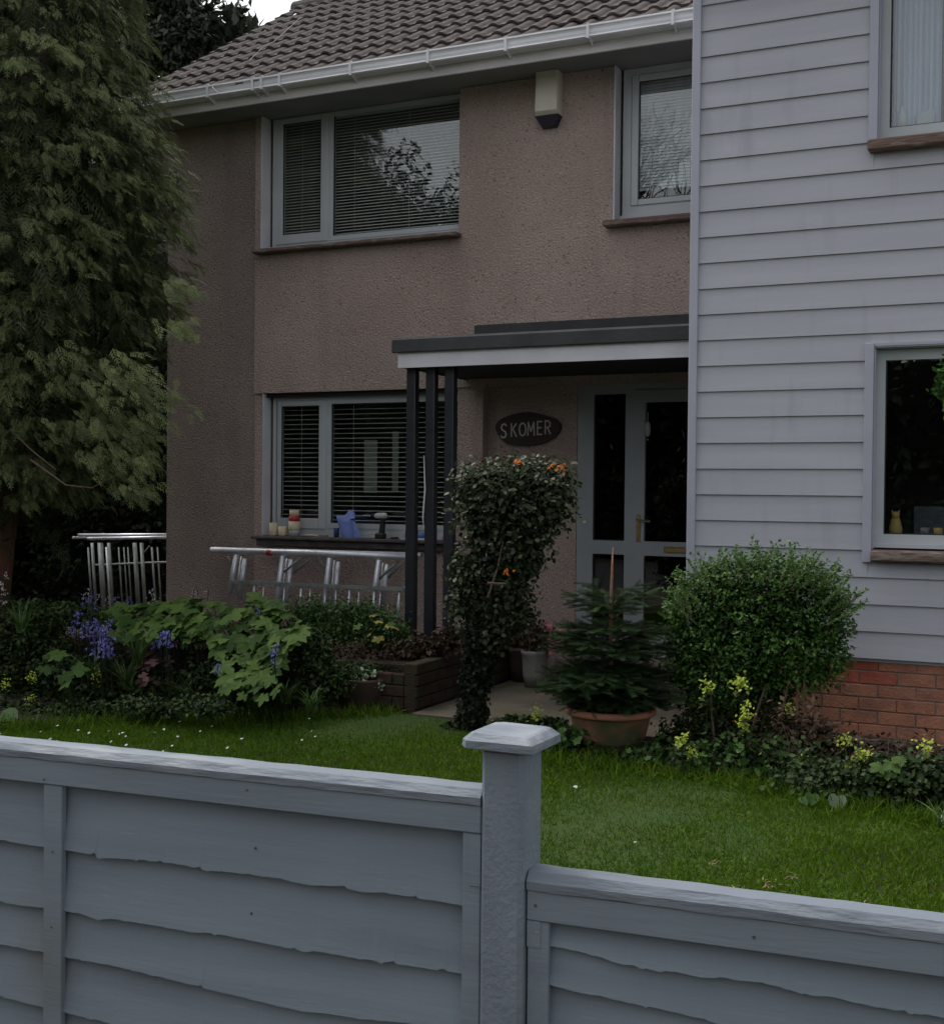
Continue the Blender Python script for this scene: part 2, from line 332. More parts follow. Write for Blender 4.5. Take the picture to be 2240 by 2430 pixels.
# grass blades
K = 330000
gxr = rng.uniform(-7.6, 1.6, K); u = rng.random(K); ey = np.interp(gxr, [p[0] for p in lawn_edge], [p[1] for p in lawn_edge]); gy = 2.62 + (ey+.05-2.62)*u
keep = (gxr > -gy*1.02 - .5) & (gxr < -gy*.04 + 1.7); gxr, gy = gxr[keep], gy[keep]
K = len(gxr); pv = np.array([noise.noise(Vector((a*.8, b*.8, 2))) + .6*noise.noise(Vector((a*3.5, b*3.5, 7))) for a, b in zip(gxr, gy)])
gz = np.interp(pv, [-1,1], [-.004,.004])
pts = np.stack([gxr, gy, gz-.005], 1)
blade_scatter('grass', pts, .028, .0055, M['g_grass'], lean=.55, val=.46+.24*pv+.32*(rng.random(K)-.5)*2, kind='stuff', label='short mown green grass of the lawn behind the fence')
# longer tufts along the lawn edge and by the far side
K = 9000; tx = rng.uniform(-7.5, .3, K); ty = np.interp(tx, [p[0] for p in lawn_edge], [p[1] for p in lawn_edge]) + rng.normal(size=K)*.09 - .02
k_ = ~((tx > -3.95) & (tx < -3.1)); tx, ty = tx[k_], ty[k_]
blade_scatter('long_grass', np.stack([tx,ty,np.full(len(tx),-.005)],1), .085, .007, M['g_grass'], lean=.6, kind='stuff', label='longer unmown grass fringe where the lawn meets the beds')
# daisies and pale specks
dp = []
for i in range(34):
    p = at(rng.uniform(0, 640), rng.uniform(1405, 1480), Z=0.03); dp.append(p)
for q in [(1127,1538),(1122,1540),(1240,1650)]: dp.append(at(*q, Z=.03))
dp = np.array([tuple(p) for p in dp if p.y < np.interp(p.x,[q[0] for q in lawn_edge],[q[1] for q in lawn_edge])+.1])
k = len(dp); scatter('daisies', ROUND, dp, frames(np.tile([0,-.4,1.],(k,1))+randu(k)*.3, randu(k)), .011+.012*rng.random(k), M['f_white'], kind='stuff', label='tiny white daisies scattered in the lawn')
dd = np.array([tuple(at(x, y, Z=.035)) for x, y in [(1395+rng.normal()*6,1690+rng.normal()*3) for _ in range(10)] + [(1512+rng.normal()*12,1732+rng.normal()*5) for _ in range(26)] + [(1555+rng.normal()*9,1718+rng.normal()*4) for _ in range(10)] + [(1700+rng.normal()*14,1765+rng.normal()*6) for _ in range(12)]+[(1450+rng.normal()*8,1738+rng.normal()*3) for _ in range(8)]])
k = len(dd); scatter('dead_grass', LEAF, dd, frames(randu(k)*.5+np.array([0,0,1.]), randu(k)), np.stack([.018+.02*rng.random(k), .008+0*rng.random(k), .02+0*rng.random(k)],1), leafmat('straw', (.20,.13,.07), (.34,.24,.14), 0, .9), kind='stuff', label='small tufts of dead straw coloured grass lying on the lawn')
# patio
pm = MB(); pm.box(-3.84, -1.7, 7.2, 9.32, -.1, .028); pm.build('patio', M['patio'], kind='structure')
MB().box(-3.44, -2.1, 8.75, 9.2, .0, .235).build('step', M['plinth'], kind='structure')
# raised bed
MB().box(-7.45, -3.96, 7.46, 9.10, -.1, .30).build('raised_bed_soil', M['soil'], kind='structure')

# ================================================================== HOUSE
house = thing('house', 'pinkish brown pebbledashed house with dark tiled roof and pale gutter', 'house', (-5, 9.1, 0))
house.location = (0,0,0)
YU, YL, YP = 9.08, 9.10, 9.21          # upper panel, lower wall, porch wall
W = MB()
def wallrect(x0,x1,z0,z1,y,t=.28): W.box(x0,x1,y,y+t,z0,z1)
# lower wall
MB().box(-7.42,-6.448,YL+.012,YL+.28,0,4.75).build('end_wall_strip', M['dashold'], house)  # end strip in a darker pebbledash tone than the main wall
W.box(-6.438,-6.352,YL,YL+.28,0,2.333); W.box(-6.352,-4.45,YL,YL+.28,0,1.055); W.box(-4.45,-4.222,YL,YL+.28,0,2.333)
W.box(-4.224,-3.455,YP,YP+.28,0,2.333)
W.box(-7.42,-7.17,YL+.28,13.9,0,4.75); W.box(-7.42,-2.0,13.9,14.1,0,4.75)
MB().box(-6.4475,-6.4385,YL+.05,YL+.2,0,4.74).build('joint', M['seal'], house)
W.build('lower_wall', M['dash'], house)
W = MB()
W.box(-6.436,-6.372,YU,YU+.3,2.335,4.75); W.box(-6.372,-4.446,YU,YU+.3,2.335,3.545); W.box(-4.446,-3.132,YU,YU+.3,2.335,4.75)
W.box(-3.132,-1.9,YU,YU+.3,2.335,3.515)
W.build('upper_wall', M['dash'], house)
gm = MB(); gm.add([(-7.42,9.1,4.75),(-7.42,14.1,4.75),(-7.42,11.52,6.62),(-7.17,9.1,4.75),(-7.17,14.1,4.75),(-7.17,11.52,6.62)],[(0,1,2),(3,5,4),(0,2,5,3),(1,4,5,2)]); gm.build('gable', M['dash'], house)
# soffit, fascia, gutter
MB().box(-7.64,-1.95,8.70,9.38,4.755,4.775).build('soffit', M['soffit'], house)
MB().box(-7.64,-1.95,8.672,8.694,4.725,4.90).build('fascia', M['fascia'], house)
gp = [(8.668,4.902),(8.575,4.902),(8.562,4.898),(8.560,4.886),(8.572,4.880),(8.578,4.868),(8.576,4.845),(8.582,4.828),(8.568,4.822),(8.564,4.812),(8.580,4.803),(8.668,4.803)]
MB().prism(gp, -7.70, -1.97).build('gutter', M['gutter'], house)
for xs_ in (492,599,620,663,831,1015,1199,1394,1595):
    bx = at(xs_/1.212, 100, Y=8.56).x
    b = MB(); b.box(bx-.010,bx+.010,8.556,8.672,4.796,4.8025); b.box(bx-.010,bx+.010,8.5545,8.5595,4.796,4.906); b.box(bx-.010,bx+.010,8.5545,8.60,4.9035,4.908)
    b.add([(bx-.004,8.575,4.796),(bx+.004,8.575,4.796),(bx+.004,8.671,4.796),(bx-.004,8.671,4.796),(bx-.004,8.671,4.765),(bx+.004,8.671,4.765)],[(0,1,2,3),(0,3,4),(1,5,2),(0,4,5,1)])
    b.build('gutter_bracket', M['gutter'], house)
# roof
SL = .65; cs = 1/math.sqrt(1+SL*SL); sn = SL*cs; Y0, Z0, LEN = 8.625, 4.862, 3.50
def rp(x, s, h): return (x, Y0 + s*cs - h*sn, Z0 + s*sn + h*cs)
MB().add([rp(-7.60,0.02,-.03),rp(-1.9,0.02,-.03),rp(-1.9,LEN,-.03),rp(-7.60,LEN,-.03),rp(-7.60,0.02,-.12),rp(-1.9,0.02,-.12),rp(-1.9,LEN,-.12),rp(-7.60,LEN,-.12)],
         [(0,1,2,3),(7,6,5,4),(0,4,5,1),(1,5,6,2),(2,6,7,3),(3,7,4,0)]).build('roof_deck', M['felt'], house)
yb = 2*(Y0+LEN*cs)-Y0
MB().add([(-7.60,Y0+LEN*cs,Z0+LEN*sn-.03),(-1.9,Y0+LEN*cs,Z0+LEN*sn-.03),(-1.9,yb,Z0),(-7.60,yb,Z0)],[(0,1,2,3)]).build('rear_roof', M['tile'], house)
def tile_mesh():
    TW, TL, T = .318, .385, .020; n = 16; vs = []; fs = []
    def prof(u):   # two rolls across
        q = (u*2) % 1.0
        return .024*max(0, math.sin(math.pi*min(1,max(0,(q-.38)/.62))))**.8
    for s_, lift in ((0,.032),(TL,.002)):
        for i in range(n+1):
            vs.append((TW*i/n, s_, prof(i/n)+lift))
    for i in range(n+1): vs.append((TW*i/n, 0, prof(i/n)+.032-T))
    for i in range(n):
        fs.append((i, i+1, n+1+i+1, n+1+i)); fs.append((2*n+2+i, 2*n+3+i, i+1, i))
    vs += [(0,TL,-.012),(TW,TL,-.012)]
    fs.append((2*n+2,0,n+1,3*n+3)); fs.append((3*n+2,3*n+4,2*n+1,n))
    me = bpy.data.meshes.new('tile'); me.from_pydata(vs, [], fs); me.update(); me.materials.append(M['tile']); return me
tm = tile_mesh(); ang = math.atan(SL)
for r in range(11):
    for c in range(18):
        o = bpy.data.objects.new('roof_tile', tm); col.objects.link(o); o.parent = house
        o.location = rp(-7.62 + c*.3165 + random.uniform(-.003,.003), r*.33 - .03 + random.uniform(-.008,.008), random.uniform(-.001,.003))
        o.rotation_euler = (ang + random.uniform(-.006,.006), random.uniform(-.008,.008), random.uniform(-.006,.006))
for i in range(13):
    x0 = -7.66 + i*.45; m_ = MB(); n = 8
    vs = [(x0+dx, Y0+LEN*cs + .13*math.cos(math.pi*k/n), Z0+LEN*sn -.05 + (.12+.012*(dx>.2))*math.sin(math.pi*k/n)) for dx in (0,.46) for k in range(n+1)]
    m_.add(vs, [(k,k+1,n+2+k,n+1+k) for k in range(n)]+[tuple(range(n+1))]); m_.build('ridge_tile', M['tile'], house)
# cable over the roof tiles
def onroof(x, y):
    k = 2430/2005; d = CR*((x*k-1120)/2950) - CU*((y*k-1215)/2950) + CF; nrm = Vector((0,-sn,cs)); p0 = Vector(rp(0,0,.065))
    return EYE + d*((p0-EYE).dot(nrm)/d.dot(nrm))
tag(MB().tube([onroof(*q) for q in ((612,28),(590,32),(565,55),(535,82),(515,92),(498,108),(488,118))], .004, 5).build('cable', M['stone']), 'pale loose cable lying diagonally across the roof tiles', 'cable')
tag(MB().tube([onroof(*q) for q in ((430,158),(419,164),(416,170),(424,178),(430,183))], .004, 5).build('cable', M['stone']), 'short bent pale cable end at the gutter edge', 'cable')

# rooms behind the windows
def room(x0,x1,z0,z1,y0,y1,parent):
    MB().add([(x0,y0,z0),(x1,y0,z0),(x1,y1,z0),(x0,y1,z0),(x0,y0,z1),(x1,y0,z1),(x1,y1,z1),(x0,y1,z1)],[(0,1,2,3),(7,6,5,4),(3,2,6,7),(0,3,7,4),(1,5,6,2)]).build('room', M['room'], parent)
room(-7.1,-4.3,.3,2.55,9.375,12.5,house); room(-7.1,-3.4,2.75,4.748,9.375,12.5,house); room(-3.38,-1.9,2.75,4.748,9.375,12,house); room(-4.2,-1.9,.2,2.5,9.375,13,house)

YF = 9.20      # face of the window frames
def casement(parent, x0, x1, z0, z1, xm, sash_l, yf, g1b, g2b, gtop, sill=None, left_only=False):
    """window with fixed frame, opening sash on the left and fixed pane on the right"""
    w = MB(); d = .06
    w.box(x0,x1,yf,yf+d,z0,z0+.045); w.box(x0,x1,yf,yf+d,z1-.04,z1); w.box(x0,x0+.035,yf,yf+d,z0+.045,z1-.04); w.box(x1-.04,x1,yf,yf+d,z0+.045,z1-.04)
    if xm: w.box(xm-.028,xm+.02,yf,yf+d,z0+.045,z1-.04)
    fr = w.build('window', M['upvc'], parent)
    return fr
def sash(win, x0, x1, z0, z1, gx0, gx1, gz0, gz1, yf):
    s = MB(); y = yf-.012; d = .05
    s.bbox(x0,gx0,y,y+d,z0,z1,.005); s.bbox(gx1,x1,y,y+d,z0,z1,.005); s.bbox(gx0+.001,gx1-.001,y,y+d,z0,gz0,.005); s.bbox(gx0+.001,gx1-.001,y,y+d,gz1,z1,.005)
    s.build('sash', M['upvc'], win)
    g = MB(); t=.006; yy=y+.010; g.box(gx0,gx0+t,yy,yy+.01,gz0,gz1); g.box(gx1-t,gx1,yy,yy+.01,gz0,gz1); g.box(gx0+t,gx1-t,yy,yy+.01,gz0,gz0+t); g.box(gx0+t,gx1-t,yy,yy+.01,gz1-t,gz1)
    g.build('seal', M['seal'], win)
    MB().box(gx0,gx1,y+.022,y+.026,gz0,gz1).build('pane', M['glass'], win)
def beadframe(win, x0,x1,z0,z1, gx0,gx1,gz0,gz1, yf):
    s = MB(); y=yf-.006; d=.03
    s.box(x0,gx0,y,yf-.001,z0,z1); s.box(gx1,x1,y,yf-.001,z0,z1); s.box(gx0,gx1,y,yf-.001,z0,gz0); s.box(gx0,gx1,y,yf-.001,gz1,z1)
    s.build('bead', M['upvc'], win)
    t=.007; g = MB(); yy=yf+.004; g.box(gx0,gx0+t,yy,yy+.01,gz0,gz1); g.box(gx1-t,gx1,yy,yy+.01,gz0,gz1); g.box(gx0+t,gx1-t,yy,yy+.01,gz0,gz0+t); g.box(gx0+t,gx1-t,yy,yy+.01,gz1-t,gz1)
    g.build('seal', M['seal'], win)
    MB().box(gx0,gx1,yf+.016,yf+.020,gz0,gz1).build('pane', M['glass'], win)
def fix(v): return (v)*9.20/9.24      # measured on y = 9.24, built on 9.20
def fz(z): return 1.5+(z-1.5)*9.20/9.24
# lower window
def blind(label, x0, x1, z0, z1, y, pitch, depth, m, tilt, name='venetian_blind'):
    t = thing(name, label, 'blind', ((x0+x1)/2, y, z0))
    L = (x1-x0)/2; sm = bpy.data.meshes.new('slat'); c, s = math.cos(tilt), math.sin(tilt); h = depth/2; th = .0012
    pr = [(-h,0),(-h*.4,.0022),(h*.4,.0022),(h,0)]; pr = [(a*c-b*s, a*s+b*c) for a,b in pr]
    vs = [(x, a, b+k) for k in (0,th) for x in (-L,L) for a, b in pr]
    fs = []
    for i in range(3): fs += [(i,i+1,4+i+1,4+i),(8+i,12+i,12+i+1,8+i+1)]
    fs += [(0,4,12,8),(3,11,15,7)]
    sm.from_pydata(vs, [], fs); sm.materials.append(m)
    n = int((z1-z0)/pitch)
    for i in range(n):
        o = bpy.data.objects.new('slat', sm); col.objects.link(o); o.parent = t
        o.location = (0, random.uniform(-.001,.001), i*pitch+.01); o.rotation_euler = (random.uniform(-.02,.02), random.uniform(-.0006,.0006), 0)
    MB().box(-L,L,-.02,.02,n*pitch+.012,n*pitch+.045).build('headrail', m, t)
    for sx in (-.8,-.25,.3,.82): MB().box(L*sx-.0015,L*sx+.0015,-h-.001,-h+.0005,0,n*pitch).build('ladder_cord', m, t)
    return t
wz = lambda d: 1.5+(d-1.5)
lw = casement(house, -6.315,-4.30,1.118,2.31,-5.742,None,9.20,0,0,0)
sash(lw, fix(-6.292)+.0, fix(-5.785), 1.150, 2.27, fix(-6.252), fix(-5.859), fz(1.241), fz(2.227), 9.20)
beadframe(lw, fix(-5.768), -4.34, 1.163, 2.27, fix(-5.733), -4.36, fz(1.205), fz(2.24), 9.20)
MB().box(-6.349,-6.340,9.085,9.20,1.09,2.333).build('window_reveal', M['white'], house)
MB().box(-6.339,-4.445,9.19,9.23,1.085,1.116).build('window_sill', M['upvc'], house)
MB().bbox(-6.40,-4.40,8.985,9.19,1.058,1.088,.008).build('window_sill', M['slab'], house)
MB().bbox(-6.37,-4.43,9.03,9.095,1.0,1.055,.006).build('sill_support', M['slab'], house)
MB().box(-6.352,-4.45,9.13,9.20,2.30,2.334).build('lintel', M['seal'], house)
# upper window
uw = casement(house, -6.335,-4.30,3.63,4.752,-5.742,None,9.20,0,0,0)
sash(uw, -6.30, fix(-5.785), fz(3.655), 4.745, fix(-6.252), fix(-5.859), fz(3.739), 4.70, 9.20)
beadframe(uw, fix(-5.768), -4.34, fz(3.655), 4.745, fix(-5.733), -4.36, fz(3.694), 4.72, 9.20)
MB().box(-6.369,-6.358,9.065,9.20,3.585,4.752).build('window_reveal', M['white'], house)
MB().box(-6.355,-4.447,9.17,9.23,3.60,3.628).build('window_sill', M['upvc'], house)
MB().bbox(-6.41,-4.42,8.98,9.20,3.548,3.582,.008).build('window_sill', M['sill'], house)
# upper right window (blind drawn)
rw = MB(); 
rw.box(-3.10,-1.95,9.20,9.26,3.633,3.70); rw.box(-3.10,-1.95,9.20,9.26,4.69,4.752); rw.box(-3.10,-3.035,9.20,9.26,3.70,4.69)
rw = rw.build('window', M['upvc'], house)
sash(rw, fix(-3.043), -1.96, fz(3.71), 4.70, fix(-2.986), -2.0, fz(3.756), fz(4.66), 9.20)
MB().box(-3.129,-3.118,9.065,9.20,3.555,4.752).build('window_reveal', M['white'], house)
MB().box(-3.115,-1.92,9.17,9.23,3.598,3.628).build('window_sill', M['upvc'], house)
MB().bbox(-3.185,-1.92,8.975,9.20,3.518,3.562,.008).build('window_sill', M['sill'], house)
blind('fine slatted venetian blind half open behind the upper left window', -6.25,-4.32,3.70,4.70,9.262,.0262,.026,M['blind'],R_(30))
blind('wide slatted venetian blind open behind the lower left window', -6.24,-4.32,1.22,2.24,9.275,.0418,.046,M['blind'],R_(7))
blind('closed pale venetian blind behind the upper window beside the cladding', -2.99,-1.98,3.83,4.68,9.27,.024,.027,M['blindw'],R_(66))
# two strips of paper seen through the lower window
tag(MB().box(-5.50,-5.37,9.40,9.404,1.47,1.93).build('paper_strip', mat('paper',(.62,.62,.55),rough=.8)), 'wider pale strip hanging behind the open blind', 'paper')
tag(MB().box(-5.22,-5.16,9.40,9.404,1.48,2.0).build('paper_strip', M['paper'] if 'paper' in M else bpy.data.materials['paper']), 'narrow pale strip hanging behind the open blind', 'paper')
# plant and ornaments on upper right sill
tag(MB().lathe([(.0,.0),(.035,0),(.05,.08),(.045,.09)],n=16).build('vase', M['stone'], None, True), 'small glazed bowl on the inner sill under the closed blind', 'bowl').location = (-2.86,9.275,3.762)
t = thing('trailing_plant', 'low dark trailing plant on the inner sill under the closed blind', 'plant', (-2.6,9.28,3.77))
leafy('leaves', [(-.05,0,.02,.30,.02,.035)], 500, .035, M['g_hedge'], t)

# porch: name plate, door, side light
YD = 9.215; kx = YD/9.24
door_set = MB()
# outer frame + side light frame
door_set.box(-3.452,-3.318,YD,YD+.07,.24,2.334); door_set.box(-3.058,-2.990,YD,YD+.07,.24,2.334)
door_set.box(-3.318,-3.058,YD,YD+.07,1.012,1.118); door_set.box(-3.318,-3.058,YD,YD+.07,.24,.42); door_set.box(-3.318,-3.058,YD,YD+.07,2.26,2.334); door_set.box(-2.990,-1.95,YD,YD+.07,2.29,2.334)
slt = door_set.build('side_light', M['doorp'], house)
MB().box(-3.318,-3.058,YD+.03,YD+.034,1.118,2.26).build('pane', M['glassd'], slt); MB().box(-3.318,-3.058,YD+.03,YD+.034,.42,1.012).build('pane', M['glassd'], slt)
for (z0_,z1_) in ((1.118,2.26),(.42,1.012)):
    g=MB(); g.box(-3.318,-3.310,YD+.014,YD+.028,z0_,z1_); g.box(-3.066,-3.058,YD+.014,YD+.028,z0_,z1_); g.box(-3.31,-3.066,YD+.014,YD+.028,z0_,z0_+.008); g.build('seal', M['seal'], slt)
dr = MB(); y=YD-.012
dr.box(-2.986,-2.896,y,y+.05,.27,2.285); dr.box(-2.15,-2.06,y,y+.05,.27,2.285); dr.box(-2.896,-2.15,y,y+.05,1.010,1.120); dr.box(-2.896,-2.15,y,y+.05,.27,.44); dr.box(-2.896,-2.15,y,y+.05,2.19,2.285)
door = dr.build('door', M['doorp'], house)
MB().box(-2.896,-2.15,y+.025,y+.029,1.120,2.19).build('pane', M['glassd'], door); MB().box(-2.896,-2.15,y+.025,y+.029,.44,1.010).build('pane', M['glassd'], door)
h = MB(); h.bbox(-2.955,-2.925,y-.008,y,1.115,1.325,.003); h.build('handle_plate', M['brass'], door)
MB().tube([(-2.94,y-.006,1.29),(-2.94,y-.05,1.29),(-2.93,y-.055,1.288),(-2.83,y-.055,1.275)], .008, 8).build('door_handle', M['chrome'], door)
lp = MB().bbox(-2.735,-2.44,y-.008,y,1.036,1.084,.003); lp.build('letter_plate', M['brass'], door)
MB().box(-2.715,-2.46,y-.011,y-.0085,1.045,1.070).build('letter_flap', mat('aged_brass',(.34,.26,.13),rough=.5,metal=.5), door)
MB().box(-3.45,-1.95,YD-.06,YD,.236,.262).build('door_sill', M['upvc'], house)
# small hanging ornament against the door
t = thing('hanging_ornament', 'small pale crystal ornament hanging at the top of the front door', 'ornament', (-2.865, 9.17, 1.95))
MB().lathe([(0,-.03),(.014,-.02),(.022,.01),(.022,.06),(.012,.085),(0,.09)],n=12).build('crystal', mat('frosted', (.5,.5,.52), rough=.3), t, True)
MB().tube([(0,0,.09),(0,0,.16)], .002, 5).build('thread', M['white'], t); MB().lathe([(0,-.055),(.008,-.047),(0,-.039)],n=8).build('bead', bpy.data.materials['frosted'], t)
# scattered pale slivers modelled in place of streak reflections on the glass
for i, (a, b) in enumerate((((1194,868),(1199,881)),((1334,840),(1340,860)),((1332,875),(1325,884)),((1340,896),(1336,906)))):
    p, q = at(*a, Y=9.19), at(*b, Y=9.19)
    tag(MB().tube([p, (p+q)/2+Vector((.004,0,0)), q], [.001,.004,.001], 5).build('glass_sticker', M['stone']),
        ['thin pale streak sticker on the side light glass','upper thin pale streak sticker on the front door glass','lowest but one slanting pale streak sticker on the front door','lowest pale streak sticker on the front door glass'][i], 'sticker')

# house name sign
sg = thing('house_sign', 'dark oval wooden name sign reading SKOMER beside the front door', 'sign', tuple(at(1033,840,Y=9.185)))
ov = MB(); n = 40; vs = []
for yy in (0,-.022):
    for k in range(n):
        a = 2*math.pi*k/n; rr = 1+.03*math.sin(3*a+1)+.02*math.sin(5*a); s_ = 1 if yy == 0 else .975
        vs.append((.285*rr*s_*math.cos(a), yy, .135*rr*s_*math.sin(a)))
ov.add(vs, [(k,(k+1)%n,n+(k+1)%n,n+k) for k in range(n)]+[tuple(range(n,2*n))]); ov.build('plaque', M['plaque'], sg)
GL = {'S': [[(.9,.86),(.6,1),(.25,.93),(.1,.74),(.3,.56),(.7,.44),(.9,.25),(.72,.05),(.35,0),(.05,.14)]],
 'K': [[(.1,0),(.1,1)],[(.9,1),(.1,.42)],[(.35,.58),(.95,0)]],
 'O': [[(.5,1),(.2,.88),(.05,.5),(.2,.12),(.5,0),(.8,.12),(.95,.5),(.8,.88),(.5,1)]],
 'M': [[(.02,0),(.1,1),(.5,.3),(.9,1),(.98,0)]],
 'E': [[(.9,1),(.1,1),(.1,0),(.9,0)],[(.1,.52),(.75,.52)]],
 'R': [[(.1,0),(.1,1),(.6,1),(.9,.82),(.85,.6),(.6,.5),(.1,.48)],[(.45,.48),(.95,0)]]}
lx = [(978,1004),(1008,1022),(1017,1033),(1029,1045),(1045,1062),(1060,1078)]
lx = [(979,991),(1002,1013),(1016,1032),(1034,1048),(1051,1062),(1065,1078)]
lx = [(664,698),(719,752),(763,805),(812,849),(863,892),(905,938)]      # in the enlarged view
for ch, (a, b) in zip('SKOMER', lx):
    xa, xb = ((900+a/2.31)/1.212, (900+b/2.31)/1.212); cy0 = (740+(652-(a-664)*.08)/2.31)/1.212
    p0 = at(xa, cy0, Y=9.155); p1 = at(xb, cy0, Y=9.155); hgt = .102 if ch != 'S' else .112; L = MB()
    for st in GL[ch]:
        pts = [(p0.x-sg.location.x+(p1.x-p0.x)*u_, -.0245, p0.z-sg.location.z-hgt/2+hgt*v_) for u_, v_ in st]
        for q in range(len(pts)-1):
            A, B = Vector(pts[q]), Vector(pts[q+1]); d_ = (B-A).normalized(); nn_ = Vector((-d_.z,0,d_.x))*.0058; e = d_*.004
            ys = Vector((0,-.0012*(q%2),0)); L.add([A-e-nn_+ys,B+e-nn_+ys,B+e+nn_+ys,A-e+nn_+ys], [(0,1,2,3)])
    L.build('letter', M['letter'], sg)
MB().tube([(.02,-.01,-.13),(.02,-.01,-.155)], .006, 6).build('screw', M['nail'], sg)

# alarm box
ab = thing('alarm_box', 'cream burglar alarm box with dark blue base under the eaves', 'alarm', (-3.655, 9.08, 4.42))
b = MB(); b.add([(-.095,0,.40),(.095,0,.40),(.095,-.07,.40),(-.095,-.07,.40),(-.085,-.10,.36),(.085,-.10,.36),(-.10,0,.0),(.10,0,.0),(.10,-.075,.0),(-.10,-.075,.0),(-.09,-.105,.03),(.09,-.105,.03)],
 [(0,1,2,3),(3,2,5,4),(4,5,11,10),(10,11,8,9),(9,8,7,6),(0,3,9,6),(3,4,10,9),(1,7,8,2),(2,8,11,5)]); b.build('cover', M['alarm'], ab)
b = MB(); b.add([(-.098,0,0),(.098,0,0),(.098,-.09,-.001),(-.098,-.09,-.001),(-.06,0,-.085),(.06,0,-.085),(.055,-.06,-.075),(-.055,-.06,-.075)],[(0,3,2,1),(3,7,6,2),(7,4,5,6),(0,4,7,3),(1,2,6,5)]); b.build('strobe_base', M['lens'], ab)

# porch canopy with posts
cp = thing('porch_canopy', 'flat porch canopy with white fascia and black felt edge on three black posts', 'canopy', (-3.2, 9.08, 2.4))
def cl(o): o.location = (3.2,-9.08,-2.4); return o
YC = 7.95
cl(MB().box(-4.375,-2.115,YC,YC+.022,2.385,2.498).build('fascia_board', M['white'], cp))
cl(MB().add([(-4.375,YC+.023,2.39),(-4.353,YC+.023,2.39),(-4.353,9.07,2.39),(-4.375,9.07,2.39),(-4.375,YC+.023,2.498),(-4.353,YC+.023,2.498),(-4.353,9.07,2.62),(-4.375,9.07,2.62)],[(0,3,2,1),(4,5,6,7),(0,4,7,3),(1,2,6,5),(0,1,5,4)]).build('side_board', M['black'], cp))
cl(MB().box(-4.35,-2.12,YC+.024,9.075,2.398,2.412).build('soffit_board', mat('canopy_soffit',(.03,.028,.028),rough=.8), cp))
fe_ = MB(); vs=[]; prof=[(YC-.022,2.492),(YC-.03,2.50),(YC-.03,2.585),(YC-.012,2.602),(YC+.02,2.606),(9.075,2.74),(9.075,2.50),(YC+.023,2.502)]
fe_.prism(prof, -4.41, -2.118); cl(fe_.build('felt_roof', M['felt'], cp))
fl = MB(); fl.box(-4.275,-2.0,9.035,9.078,2.742,2.825); cl(fl.build('wall_flashing', M['felt'], cp))
for px_ in (808,845.5,882.5):
    x = at(px_, 800, Y=8.07).x
    cl(MB().bbox(x-.036,x+.036,8.035,8.107,.30,2.397,.006).build('post', M['black'], cp))
cl(MB().tube([(-4.19,8.02,1.75),(-4.185,8.03,1.5),(-4.195,8.02,1.3),(-4.19,8.025,1.22)],[.003,.006,.005,.002],5).build('paint_streak', M['white'], cp))

# ================================================================== CLAD WING
wing = thing('clad_house_wing', 'projecting wing clad in pale grey horizontal boards over a red brick base', 'house', (0,0,0))
YW = 7.69; BP = .1612; BZ = .522
def board(x0, x1, z0, z1):
    m_ = MB(); yb_ = YW; 
    m_.add([(x0,yb_-.004,z0),(x1,yb_-.004,z0),(x1,yb_+.010,z1+.012),(x0,yb_+.010,z1+.012),(x0,yb_+.008,z0),(x1,yb_+.008,z0),(x1,yb_+.020,z1+.012),(x0,yb_+.020,z1+.012)],
           [(0,1,2,3),(4,7,6,5),(0,4,5,1),(3,2,6,7),(0,3,7,4),(1,5,6,2)])
    return m_.build('cladding_board', M['clad'], wing)
XR = 1.9; wl_, wr_ = -1.012, .55
wins = ((1.10, 2.365),(3.525, 4.80))
nb = 27
for i in range(nb):
    z0, z1 = BZ+i*BP, BZ+(i+1)*BP-.002
    cuts = [(-2.10, XR)]
    for a, b in wins:
        if z1 > a+.01 and z0 < b-.01:
            zz = [(-2.10, -1.035), (wr_+.05, XR)]
            # board partly beside the window: split in height too
            cuts = zz
            if z0 < a-.02: board(-1.035+.0005, wr_+.0495, z0, a-.016) if a-z0 > .03 else None
            if z1 > b+.02: board(-1.035+.0005, wr_+.0495, b+.004, z1)
    for c in cuts: board(c[0], c[1], z0, z1)
bk = MB(); ZT = BZ+nb*BP
# backing wall
bk.box(-2.08,wl_+.0,YW+.022,YW+.25,.5,ZT); bk.box(wl_,wr_,YW+.022,YW+.25,.5,wins[0][0]); bk.box(wl_,wr_,YW+.022,YW+.25,wins[0][1],wins[1][0]); bk.box(wl_,wr_,YW+.022,YW+.25,wins[1][1],ZT); bk.box(wr_,XR,YW+.022,YW+.25,.5,ZT)
bk.build('wall', M['clad'], wing)
MB().box(-2.08,-1.88,YW+.25,14,.0,ZT).build('return_wall', M['clad'], wing); MB().box(XR-.2,XR,YW+.25,14,0,ZT).build('return_wall', M['clad'], wing)
MB().box(-2.2,XR+.1,YW-.25,14.2,ZT,ZT+.15).build('eaves', M['white'], wing)
MB().bbox(-2.136,-2.083,YW-.018,YW+.05,.50,ZT-.01,.003).build('corner_trim', M['trim'], wing)
for i in range(0, 0): pass
def arch(z0, z1, name='window_architrave'):
    MB().bbox(-1.066,-1.014,YW-.024,YW+.022,z0,z1,.003).build(name, M['trim'], wing)
    MB().box(-1.014,wr_+.05,YW-.010,YW+.02,z1-.018,z1).build('window_head', M['trim'], wing)
arch(1.095, 2.395); arch(3.585, 4.83)
